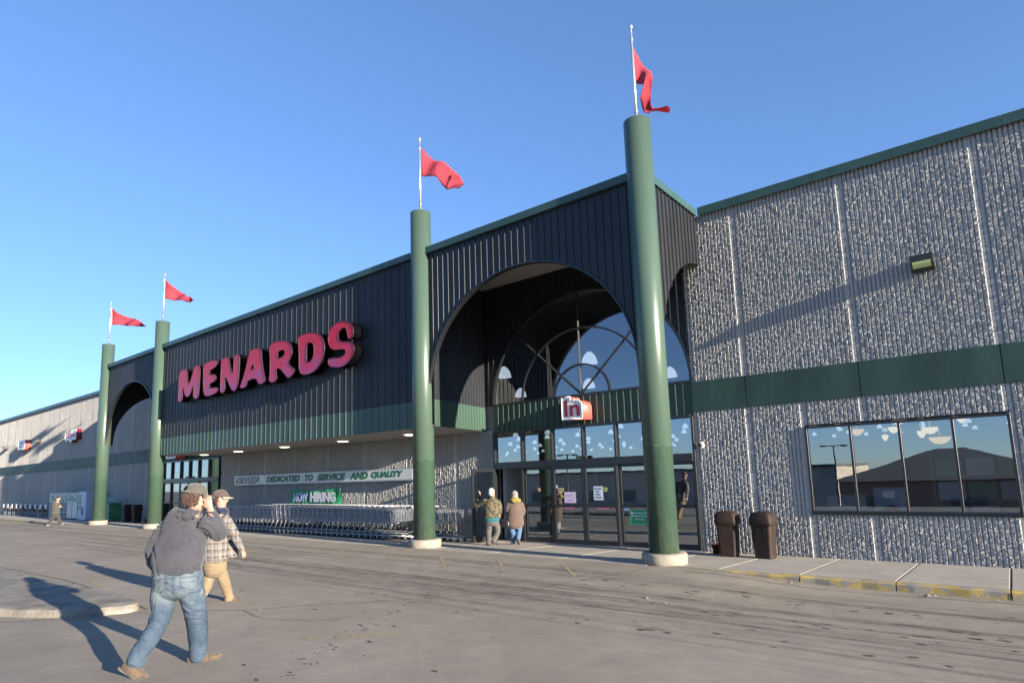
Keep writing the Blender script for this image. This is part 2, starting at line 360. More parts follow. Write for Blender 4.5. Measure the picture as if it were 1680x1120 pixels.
# joint filler under the slabs
MB().box(-62, 9, -2.9, 0.0, -0.2, -0.02).build('slab_bed', SPOT, walk)
for i in range(len(jx) - 1):
    a, c = jx[i] + 0.008, jx[i + 1] - 0.008; b = MB(); n = 6; vs = []
    for q in range(n + 1):
        x = a + (c - a) * q / n; jt = 0.006 * math.sin(q * 2.1 + i * 3)
        zt = walk_z(-3) - 0.002; zb = -0.1
        vs += [(x, -3.05 + jt, zb), (x, -3.035 + jt, zt - 0.035), (x, -3.0 + jt, zt - 0.004), (x, -2.93, zt)]
    b.add(vs, [(q * 4 + r, (q + 1) * 4 + r, (q + 1) * 4 + r + 1, q * 4 + r + 1) for q in range(n) for r in range(3)] + [(0, 1, 2, 3), (n * 4 + 3, n * 4 + 2, n * 4 + 1, n * 4)], 0, False)
    b.build('kerb_stone', KERB, walk)
k = -33.0
while k > -62:
    MB().rbox(k - 2.5, k - 0.02, -3.06, -2.93, -0.1, walk_z(-3), 0.02).build('kerb_stone', KERB, walk); k -= 2.5
for (x0, x1) in ((-33, 0.14),):        # flush concrete nosing under the canopy
    k = x1
    while k > x0: MB().box(k - 1.9 + .006, k - .006, -3.12, -2.935, -0.1, walk_z(-3) + 0.002).build('nosing', WALK, walk); k -= 1.9

# raised traffic island at the left
isl = [(-5.2, -10.42), (-4.86, -10.0), (-4.72, -9.72), (-4.92, -9.52), (-5.8, -9.42), (-9.0, -9.55), (-13.3, -9.7), (-30, -10.2), (-30, -16.5), (-14, -13.6), (-6.3, -10.98)]
isl = smooth_poly(isl, 2)
n = len(isl); b = MB(); cx, cy = -9, -10.2
def inset(p, d): v = Vector((cx - p[0], cy - p[1])); v = v.normalized() * d; return (p[0] + v.x, p[1] + v.y)
rings = []
for d, z in ((0, -0.05), (0.02, 0.05), (0.07, 0.10), (0.22, 0.115)):
    rings.append([(*inset(p, d * (1 + 0.6 * noise.noise(Vector((p[0] * 3, p[1] * 3, 0))))), z + (0.02 * noise.noise(Vector((p[0] * 4, p[1] * 4, 3))) if z > 0 else 0)) for p in isl])
vs = [v for r in rings for v in r]
fs = [(l * n + i, l * n + (i + 1) % n, (l + 1) * n + (i + 1) % n, (l + 1) * n + i) for l in range(3) for i in range(n)] + [tuple(3 * n + i for i in range(n))]
b.add(vs, fs)
ISL = mat('weathered_island_concrete', (0.12, 0.106, 0.085), 0.9, col2=(0.25, 0.225, 0.183), scale=2.6, bump=0.8, bscale=25, lo=0.3, hi=0.62)
io = b.build('traffic_island', ISL); bmesh_fix = io.data
tag(io, 'low worn concrete traffic island with broken rounded kerb at left', 'traffic island')

# cracks, a dark line, spots, faded paint, litter on the lot
def strip(pts, w, z=0.004, jit=0.03, name='crack_and_dark_line', mat_=SPOT, parent=lot):
    b = MB(); P2 = []
    for i in range(len(pts) - 1):
        a, c = Vector(pts[i]), Vector(pts[i + 1]); k = max(2, int((c - a).length / 0.09))
        for q in range(k): P2.append(a.lerp(c, q / k))
    P2.append(Vector(pts[-1])); vs = []
    for i, p in enumerate(P2):
        d = (P2[min(i + 1, len(P2) - 1)] - P2[max(i - 1, 0)]).normalized(); nn = Vector((-d.y, d.x))
        o = jit * noise.noise(Vector((p.x * 4, p.y * 4, 7))); ww = w * (0.55 + 0.9 * abs(noise.noise(Vector((p.x * 9, p.y * 9, 1)))))
        for s_ in (-1, 1): q = p + nn * (o + s_ * ww); vs.append((q.x, q.y, ground_z(q.x, q.y) + z))
    b.add(vs, [(2 * i, 2 * i + 1, 2 * i + 3, 2 * i + 2) for i in range(len(P2) - 1)])
    return b.build(name, mat_, parent)
strip([(-4.75, -9.75), (-4.2, -9.25), (-3.37, -8.76), (-2.87, -8.09), (-2.01, -7.21), (-1.09, -6.05), (-0.5, -5.26), (-0.01, -4.18), (0.4, -3.2)], 0.013)
strip([(-4.8, -9.5), (-7, -9.3), (-9.5, -9.2), (-13.4, -9.35), (-25, -9.8)], 0.02, jit=0.02)  # thin dark line along the island's back edge
strip([(-5.2, -10.5), (-5.6, -10.9), (-6.6, -11.6)], 0.02)
strip([(-3.37, -8.76), (-2.7, -8.9), (-1.9, -8.6), (-1.6, -8.2)], 0.006)
strip([(1.0, -3.35), (3.0, -3.42), (5.4, -3.3), (9, -3.35)], 0.012, jit=0.05)
for a, c, w in (((-4.45, -3.73), (-3.5, -4.58), .045), ((-2.9, -3.63), (-2.12, -4.42), .045), ((-1.4, -3.55), (-0.56, -4.4), .045), ((0.1, -3.9), (0.2, -3.4), .04),
                ((-6.1, -3.6), (-5.4, -4.4), .04), ((-7.9, -3.7), (-7.2, -4.5), .04), ((-9.2, -8.9), (-7.9, -9.1), .05), ((-8.1, -8.2), (-7.0, -8.5), .05), ((-6.4, -8.7), (-5.6, -8.8), .05), ((-1.2, -9.2), (-0.4, -8.4), .05)):
    strip([a, c], w, 0.003, 0.0, 'paint_stripe', YEL)
b = MB()
def blob(x, y, r, ar, ang, b):
    k = 7; vs = []; z = ground_z(x, y) + 0.003
    for q in range(k):
        a = 2 * PI * q / k; rr = r * random.uniform(0.5, 1.25); px, py = rr * math.cos(a) * ar, rr * math.sin(a)
        vs.append((x + px * math.cos(ang) - py * math.sin(ang), y + px * math.sin(ang) + py * math.cos(ang), z))
    b.add(vs, [tuple(range(k))])
def on_path(path, t_):
    t_ *= len(path) - 1; i = min(int(t_), len(path) - 2); a, c = path[i], path[i + 1]; f_ = t_ - i
    return a[0] + (c[0] - a[0]) * f_, a[1] + (c[1] - a[1]) * f_
for path, nn, sp_, rr in (([(-2.2, -5.9), (-1.6, -7.2), (-1.0, -8.6), (-0.1, -10.2), (0.9, -11.2)], 110, 0.12, 0.012), ([(-14, -4.6), (-4, -4.7), (2, -4.6), (8, -4.3)], 110, 0.16, 0.020),
                         ([(-14, -5.9), (-2, -5.7), (3, -5.6), (8, -5.4)], 110, 0.15, 0.020), ([(-9, -7.0), (0, -6.5), (6, -6.4)], 30, 0.3, 0.018), ([(0.5, -6.9), (4.2, -6.6)], 14, 0.05, 0.02),
                         ([(-3, -8), (0, -9.5), (2.5, -10)], 24, 1.0, 0.018), ([(-12, -6), (-3, -7)], 30, 0.8, 0.025)):
    for _ in range(nn):
        x, y = on_path(path, random.random()); blob(x + random.gauss(0, sp_), y + random.gauss(0, sp_), rr * random.uniform(0.4, 1.6), random.uniform(1.2, 3.2), random.gauss(0, 0.25), b)
tag(b.build('oil_spots', SPOT, lot), 'dark oil and gum spots on the lot paving', kind='stuff')
LIT = mat('litter_paper', (0.38, 0.36, 0.33), 0.8, col2=(0.2, 0.18, 0.16), scale=30)
b = MB()
for _ in range(70):
    x, y = random.uniform(-6, 6.5), random.choice([random.uniform(-3.3, -3.12), random.uniform(-3.4, -3.1), random.uniform(-10.5, -3.3)])
    s_ = random.uniform(0.003, 0.007); z = ground_z(x, y); b.box(x - s_ * 1.6, x + s_ * 1.6, y - s_, y + s_, z, z + s_ * 0.8)
for x, y, s_ in ((4.35, -3.25, .03), (4.42, -3.2, .022), (2.6, -3.22, .02), (5.1, -3.22, .016), (1.25, -5.35, .022), (1.6, -5.5, .018), (-3.2, -8.62, .015)):
    z = ground_z(x, y); b.add([(x - 2 * s_, y, z + .004), (x, y - s_, z + .01), (x + 2.2 * s_, y + .2 * s_, z + .006), (x, y + s_, z + s_), (x - s_, y + s_, z + .02)], [(0, 1, 3), (1, 2, 3), (0, 3, 4)])
tag(b.build('litter', LIT), 'scraps of pale litter and grit lying on the lot', 'litter', kind='stuff')

# pennant outlines (metres from the pole), letter outlines and body joints, measured
PEOPLE = {'near': {'root': [-1.4,-10.55,0.0],
 'chains': {'top': [[[0.394,-0.009,1.545,0.062,0.062],[0.361,-0.029,1.504,0.12,0.09],[0.322,-0.051,1.456,0.205,0.12],[0.294,-0.059,1.372,0.232,0.145],[0.262,-0.065,1.258,0.235,0.16],[0.226,-0.074,1.144,0.255,0.18],[0.2,-0.077,1.042,0.255,0.185],[0.189,-0.076,0.981,0.245,0.18]],[[0.478,0.053,1.428,0.085,0.085],[0.509,0.112,1.376,0.086,0.086],[0.497,0.194,1.296,0.075,0.075]],[[0.503,0.198,1.302,0.082,0.082],[0.52,0.155,1.403,0.066,0.066],[0.538,0.081,1.541,0.05,0.05]],[[0.142,-0.161,1.407,0.08,0.08],[0.085,-0.214,1.302,0.08,0.08],[0.019,-0.245,1.171,0.07,0.07]],[[0.019,-0.245,1.171,0.07,0.07],[-0.095,-0.184,1.037,0.065,0.065],[-0.133,-0.107,0.939,0.055,0.055]]],'hood': [[[0.303,-0.138,1.498,0.045,0.032],[0.413,-0.116,1.505,0.055,0.04],[0.473,-0.055,1.507,0.04,0.03]],[[0.225,-0.112,1.507,0.03,0.026],[0.357,-0.128,1.54,0.035,0.026],[0.456,-0.09,1.551,0.035,0.024],[0.478,-0.017,1.534,0.03,0.026]]],'legs': [[[0.187,-0.075,0.969,0.235,0.175],[0.182,-0.063,0.872,0.255,0.185],[0.178,-0.053,0.799,0.25,0.17]],[[0.121,-0.136,0.866,0.125,0.125],[0.093,-0.148,0.73,0.125,0.125],[0.095,-0.16,0.586,0.108,0.108],[0.086,-0.196,0.452,0.098,0.098],[0.089,-0.274,0.32,0.09,0.09],[0.084,-0.339,0.221,0.088,0.088],[0.083,-0.378,0.141,0.088,0.088]],[[0.24,0.013,0.853,0.125,0.125],[0.247,0.057,0.711,0.125,0.125],[0.212,0.108,0.549,0.113,0.113],[0.151,0.166,0.376,0.103,0.103],[0.107,0.197,0.219,0.094,0.094],[0.074,0.217,0.102,0.09,0.09],[0.057,0.226,0.043,0.088,0.088]]],'body': [[[0.408,-0.02,1.678,0.085,0.09],[0.404,-0.009,1.593,0.075,0.075],[0.382,-0.015,1.521,0.055,0.055],[0.292,-0.058,1.354,0.15,0.09],[0.21,-0.077,1.084,0.17,0.11],[0.182,-0.063,0.872,0.17,0.11]],[[0.43,0.046,1.391,0.035,0.035],[0.493,0.191,1.296,0.035,0.035],[0.545,0.071,1.553,0.035,0.035]],[[0.16,-0.144,1.394,0.045,0.045],[0.019,-0.245,1.171,0.04,0.04],[-0.134,-0.106,0.927,0.035,0.035]],[[0.11,-0.12,0.875,0.09,0.09],[0.086,-0.196,0.452,0.07,0.07],[0.093,-0.381,0.132,0.045,0.045]],[[0.253,-0.005,0.869,0.09,0.09],[0.151,0.166,0.376,0.07,0.07],[0.056,0.227,0.037,0.045,0.045]]],'shoe': [[[0.034,-0.438,0.115,0.048,0.055],[0.084,-0.391,0.072,0.05,0.062],[0.131,-0.314,-0.001,0.042,0.036],[0.137,-0.295,-0.01,0.038,0.03]],[[-0.004,0.181,0.027,0.048,0.055],[0.047,0.231,0.041,0.052,0.07],[0.077,0.299,0.017,0.05,0.05],[0.112,0.352,0.022,0.047,0.037],[0.138,0.41,0.03,0.036,0.026]]]},
 'head': {'c': [0.41,-0.021,1.69],'f': [0.107,0.988,-0.116],'s': 1.0},'hands': [{'w': [0.546,0.07,1.565],'e': [0.525,0.054,1.638],'n': [0.763,-0.64,0.091],'curl': 0.5},{'w': [-0.134,-0.106,0.927],'e': [-0.133,-0.08,0.862],'n': [0.777,0.628,-0.032],'curl': 0.5}],'extra': {'fing': [[0.558,0.081,1.637],[0.519,0.067,1.686],[0.472,0.052,1.705]],'pocket': [[0.475,-0.161,0.926],[0.604,-0.059,0.938],[0.603,-0.044,0.845],[0.539,-0.088,0.807],[0.47,-0.15,0.839]]}},'mid': {'root': [-4.15,-8.65,0.0],
 'chains': {'top': [[[0.028,-0.13,1.405,0.062,0.062],[0.001,-0.144,1.36,0.13,0.09],[-0.037,-0.16,1.277,0.2,0.12],[-0.071,-0.157,1.101,0.21,0.15],[-0.099,-0.147,0.916,0.215,0.165],[-0.114,-0.135,0.776,0.225,0.17],[-0.116,-0.122,0.692,0.225,0.17]],[[0.13,-0.091,1.275,0.08,0.08],[0.186,-0.02,1.124,0.078,0.078],[0.192,0.048,0.981,0.07,0.07]],[[0.192,0.048,0.981,0.07,0.07],[0.197,0.097,0.876,0.06,0.06],[0.195,0.149,0.787,0.05,0.05]],[[-0.248,-0.231,1.306,0.09,0.09],[-0.333,-0.241,1.119,0.075,0.075],[-0.381,-0.25,0.951,0.068,0.068]],[[-0.381,-0.25,0.951,0.068,0.068],[-0.423,-0.187,0.766,0.05,0.05]],[[-0.044,0.055,0.897,0.06,0.12],[-0.023,0.106,0.772,0.07,0.12],[-0.009,0.131,0.696,0.06,0.1]]],'hood': [[[-0.019,-0.192,1.39,0.09,0.06],[0.076,-0.144,1.407,0.09,0.055],[0.073,-0.066,1.393,0.06,0.06]],[[0.066,-0.102,1.413,0.05,0.05],[0.056,-0.038,1.372,0.045,0.05]]],'legs': [[[-0.121,-0.13,0.711,0.185,0.145],[-0.127,-0.114,0.59,0.185,0.15],[-0.13,-0.1,0.497,0.17,0.14]],[[-0.227,-0.121,0.539,0.1,0.1],[-0.244,-0.145,0.376,0.088,0.088],[-0.257,-0.189,0.2,0.075,0.075],[-0.302,-0.291,0.06,0.068,0.068],[-0.36,-0.389,-0.018,0.07,0.07]],[[-0.081,-0.069,0.541,0.1,0.1],[-0.109,0.017,0.363,0.086,0.086],[-0.154,0.102,0.19,0.075,0.075],[-0.163,0.139,0.082,0.072,0.072],[-0.163,0.151,0.016,0.074,0.074]]],'body': [[[0.055,-0.139,1.582,0.08,0.085],[0.051,-0.125,1.479,0.07,0.07],[0.027,-0.129,1.396,0.065,0.065],[-0.062,-0.153,1.12,0.13,0.08],[-0.109,-0.139,0.823,0.14,0.09],[-0.132,-0.11,0.544,0.14,0.09]],[[0.105,-0.106,1.248,0.045,0.045],[0.192,0.048,0.981,0.045,0.045],[0.2,0.157,0.768,0.034,0.034]],[[-0.217,-0.196,1.249,0.045,0.045],[-0.381,-0.25,0.951,0.045,0.045],[-0.429,-0.174,0.737,0.03,0.03]],[[-0.169,-0.139,0.545,0.06,0.06],[-0.257,-0.189,0.2,0.045,0.045],[-0.375,-0.4,-0.027,0.035,0.035]],[[-0.088,-0.074,0.542,0.06,0.06],[-0.154,0.102,0.19,0.045,0.045],[-0.171,0.146,0.007,0.035,0.035]]],'shoe': [[[-0.404,-0.457,-0.055,0.042,0.04],[-0.321,-0.386,-0.077,0.045,0.04],[-0.247,-0.31,-0.101,0.035,0.03]],[[-0.172,0.128,-0.046,0.048,0.055],[-0.14,0.189,-0.025,0.05,0.06],[-0.108,0.242,-0.031,0.047,0.045],[-0.065,0.298,-0.009,0.042,0.034]]]},
 'head': {'c': [0.056,-0.14,1.591],'f': [0.526,0.85,-0.03],'s': 1.0},'hands': [{'w': [0.195,0.149,0.787],'e': [0.211,0.172,0.73],'n': [0.925,0.378,-0.031],'curl': 0.9},{'w': [-0.429,-0.174,0.737],'e': [-0.437,-0.168,0.661],'n': [-0.777,-0.628,0.032],'curl': 0.5}]},'camo': {'root': [-4.95,-1.35,0.06],
 'chains': {'top': [[[0.076,-0.094,1.206,0.07,0.07],[0.068,-0.087,1.129,0.16,0.1],[0.058,-0.079,1.037,0.21,0.13],[0.037,-0.073,0.9,0.215,0.15],[0.017,-0.067,0.777,0.21,0.155],[0.009,-0.061,0.701,0.2,0.15]],[[-0.081,-0.176,1.103,0.08,0.08],[-0.225,-0.203,1.043,0.07,0.07],[-0.386,-0.235,0.998,0.065,0.065]],[[-0.386,-0.235,0.998,0.065,0.065],[-0.412,-0.108,1.115,0.05,0.05],[-0.445,0.004,1.218,0.045,0.045]],[[0.171,0.004,1.079,0.08,0.08],[0.171,0.07,0.922,0.068,0.068],[0.099,0.15,0.794,0.055,0.055]]],'hem': [[[0.012,-0.063,0.731,0.19,0.145],[0.006,-0.058,0.67,0.195,0.15],[0.002,-0.055,0.639,0.19,0.145]]],'legs': [[[0.006,-0.058,0.67,0.185,0.14],[-0.005,-0.05,0.578,0.185,0.14]],[[-0.051,-0.09,0.595,0.095,0.095],[-0.095,-0.07,0.425,0.085,0.085],[-0.106,-0.076,0.259,0.072,0.072],[-0.125,-0.062,0.09,0.07,0.07],[-0.13,-0.058,0.044,0.072,0.072]],[[0.057,-0.003,0.591,0.095,0.095],[0.054,0.089,0.416,0.085,0.085],[0.025,0.093,0.263,0.075,0.075],[-0.004,0.025,0.147,0.07,0.07],[-0.009,0.005,0.088,0.07,0.07]]],'body': [[[0.076,-0.113,1.314,0.075,0.08],[0.078,-0.095,1.221,0.06,0.06],[0.043,-0.087,1.007,0.12,0.08],[0.006,-0.058,0.67,0.12,0.08]],[[-0.06,-0.154,1.071,0.04,0.04],[-0.386,-0.235,0.998,0.035,0.035],[-0.456,0.018,1.234,0.03,0.03]],[[0.171,0.004,1.079,0.05,0.05],[0.171,0.07,0.922,0.04,0.04],[0.076,0.176,0.761,0.03,0.03]],[[-0.051,-0.09,0.595,0.055,0.055],[-0.106,-0.076,0.259,0.042,0.042],[-0.13,-0.058,0.044,0.035,0.035]],[[0.057,-0.003,0.591,0.055,0.055],[0.025,0.093,0.263,0.042,0.042],[-0.022,0.021,0.086,0.035,0.035]]],'shoe': [[[-0.107,-0.074,0.017,0.045,0.04],[-0.036,-0.132,0.011,0.045,0.035]],[[-0.002,0.043,0.054,0.045,0.04],[0.066,0.105,0.005,0.04,0.035]]]},
 'head': {'c': [0.07,-0.117,1.314],'f': [-0.115,0.968,-0.223],'s': 0.95},'hands': [{'w': [-0.456,0.018,1.234],'e': [-0.464,0.04,1.295],'n': [0.777,0.628,-0.032],'curl': 0.9},{'w': [0.076,0.176,0.761],'e': [0.048,0.206,0.682],'n': [0.777,0.628,-0.032],'curl': 0.7}]},'woman': {'root': [-4.56,-0.9,0.05],
 'chains': {'top': [[[0.084,-0.129,1.118,0.07,0.07],[0.078,-0.123,1.057,0.16,0.11],[0.067,-0.116,0.965,0.2,0.13],[0.047,-0.1,0.78,0.21,0.15],[0.03,-0.087,0.626,0.225,0.165],[0.018,-0.078,0.518,0.23,0.17]],[[-0.035,-0.209,1.031,0.078,0.078],[-0.1,-0.235,0.879,0.07,0.07],[-0.164,-0.137,0.764,0.06,0.06]],[[0.183,-0.033,1.022,0.078,0.078],[0.214,0.019,0.866,0.07,0.07],[0.142,0.107,0.767,0.06,0.06]]],'hood': [[[0.031,-0.211,1.123,0.06,0.05],[0.152,-0.215,1.108,0.07,0.05],[0.188,-0.084,1.116,0.06,0.05]],[[0.121,-0.172,1.166,0.1,0.06],[0.144,-0.206,1.092,0.05,0.04]]],'legs': [[[0.027,-0.084,0.595,0.17,0.14],[0.017,-0.076,0.503,0.17,0.13]],[[-0.028,-0.118,0.536,0.09,0.09],[-0.057,-0.115,0.382,0.075,0.075],[-0.082,-0.042,0.223,0.065,0.065],[-0.108,-0.042,0.1,0.06,0.06],[-0.113,-0.038,0.053,0.06,0.06]],[[0.093,-0.02,0.531,0.09,0.09],[0.069,0.026,0.374,0.075,0.075],[0.06,0.004,0.238,0.065,0.065],[0.089,-0.062,0.155,0.06,0.06]]],'body': [[[0.092,-0.144,1.242,0.075,0.08],[0.088,-0.131,1.149,0.055,0.055],[0.067,-0.116,0.965,0.11,0.07],[0.04,-0.095,0.718,0.11,0.07]],[[-0.035,-0.209,1.031,0.045,0.045],[-0.1,-0.235,0.879,0.04,0.04],[-0.159,-0.193,0.737,0.028,0.028]],[[0.183,-0.033,1.022,0.045,0.045],[0.214,0.019,0.866,0.04,0.04],[0.095,0.14,0.734,0.028,0.028]],[[-0.025,-0.121,0.566,0.045,0.045],[-0.082,-0.042,0.223,0.036,0.036],[-0.111,-0.039,0.069,0.028,0.028]],[[0.096,-0.023,0.562,0.045,0.045],[0.06,0.004,0.238,0.036,0.036],[0.089,-0.062,0.155,0.028,0.028]]],'shoe': [[[-0.101,-0.053,0.048,0.042,0.038],[-0.136,0.04,0.021,0.042,0.034]],[[0.1,-0.076,0.142,0.042,0.05],[0.09,-0.018,0.06,0.042,0.05]]]},
 'head': {'c': [0.092,-0.144,1.242],'f': [-0.622,0.777,-0.1],'s': 0.9},'hands': [{'w': [-0.159,-0.193,0.737],'e': [-0.168,-0.187,0.66],'n': [-0.777,-0.628,0.032],'curl': 1.0},{'w': [0.095,0.14,0.734],'e': [0.055,0.187,0.652],'n': [0.777,0.628,-0.032],'curl': 0.6}],'extra': {'bag': [[-0.184,-0.246,0.558]]}},'far': {'root': [-31.1,-3.75,0.05],
 'chains': {'top': [[[0.23,0.032,1.166,0.07,0.07],[0.197,0.021,1.079,0.14,0.17],[0.169,0.024,0.932,0.14,0.19],[0.138,0.03,0.756,0.14,0.18],[0.124,0.041,0.623,0.15,0.18]],[[0.354,-0.069,1.055,0.07,0.07],[0.312,-0.072,0.88,0.062,0.062],[0.302,-0.041,0.805,0.06,0.06]],[[0.302,-0.041,0.805,0.058,0.058],[0.33,0.034,0.874,0.05,0.05],[0.333,0.093,0.923,0.042,0.042]],[[-0.013,0.079,1.045,0.07,0.07],[-0.047,0.087,0.838,0.06,0.06],[0.223,0.135,0.911,0.042,0.042]]],'legs': [[[0.129,0.038,0.667,0.14,0.16],[0.119,0.045,0.579,0.14,0.16]],[[0.193,0.0,0.583,0.09,0.09],[0.067,-0.066,0.382,0.08,0.08],[-0.042,-0.128,0.238,0.07,0.07],[-0.125,-0.173,0.109,0.062,0.062]],[[0.056,0.099,0.574,0.09,0.09],[0.115,0.182,0.364,0.08,0.08],[0.133,0.223,0.215,0.07,0.07],[0.153,0.262,0.081,0.062,0.062]]],'body': [[[0.292,0.057,1.311,0.075,0.08],[0.256,0.049,1.195,0.06,0.06],[0.187,0.029,0.99,0.08,0.09],[0.122,0.043,0.608,0.08,0.09]],[[0.354,-0.069,1.055,0.045,0.045],[0.302,-0.041,0.805,0.035,0.035],[0.345,0.101,0.928,0.028,0.028]],[[-0.013,0.079,1.045,0.045,0.045],[-0.047,0.087,0.838,0.035,0.035],[0.234,0.145,0.91,0.028,0.028]],[[0.193,0.0,0.583,0.06,0.06],[-0.042,-0.128,0.238,0.045,0.045],[-0.125,-0.173,0.109,0.035,0.035]],[[0.056,0.099,0.574,0.06,0.06],[0.133,0.223,0.215,0.045,0.045],[0.153,0.262,0.081,0.035,0.035]]],'shoe': [[[-0.176,-0.206,0.067,0.045,0.04],[-0.132,-0.168,0.05,0.045,0.04],[-0.087,-0.129,0.034,0.035,0.03]],[[0.124,0.249,0.023,0.045,0.04],[0.183,0.294,0.035,0.045,0.04],[0.245,0.339,0.062,0.035,0.03]]]},
 'head': {'c': [0.294,0.056,1.326],'f': [0.727,0.587,-0.357],'s': 0.95},'hands': [{'w': [0.345,0.101,0.928],'e': [0.368,0.157,0.94],'n': [0.625,-0.78,0.0],'curl': 0.9},{'w': [0.234,0.145,0.91],'e': [0.307,0.174,0.93],'n': [-0.625,0.78,0.0],'curl': 0.9}]}}
FLAGS = {'c3': (-6.054,[[(0.056,10.636),(0.23,10.442),(0.404,10.279),(0.665,10.114),(0.955,9.933),(1.085,9.836),(1.16,9.663),(1.2,9.507)],[(0.046,9.831),(0.221,9.788),(0.454,9.749),(0.569,9.621),(0.713,9.508),(0.946,9.46),(1.061,9.382),(1.194,9.483)]]),'c4': (0.304,[[(-0.003,10.484),(0.12,10.297),(0.238,10.019),(0.317,9.798),(0.336,9.617),(0.324,9.365),(0.325,9.168),(0.498,9.137),(0.626,9.061),(0.651,8.943)],[(0.01,9.682),(0.047,9.627),(0.094,9.582),(0.169,9.55),(0.139,9.39),(0.087,9.302),(0.275,9.009),(0.36,9.049),(0.588,8.991),(0.64,8.925)]]),'c1': (-28.34,[[(0.013,10.66),(0.095,10.596),(0.42,10.34),(0.749,10.188),(1.166,10.08),(1.447,9.954),(1.636,9.83),(1.757,9.695)],[(0.064,9.742),(0.121,9.773),(0.45,9.79),(0.68,9.745),(0.959,9.665),(1.234,9.642),(1.438,9.673),(1.744,9.672)]]),'c2': (-22.107,[[(-0.024,10.691),(0.038,10.648),(0.247,10.454),(0.516,10.218),(0.722,10.067),(0.965,9.976),(1.031,9.83),(1.21,9.824),(1.275,9.707)],[(-0.004,9.782),(0.054,9.813),(0.336,9.751),(0.617,9.7),(0.858,9.651),(1.079,9.615),(1.155,9.711),(1.222,9.721),(1.256,9.679)]])}
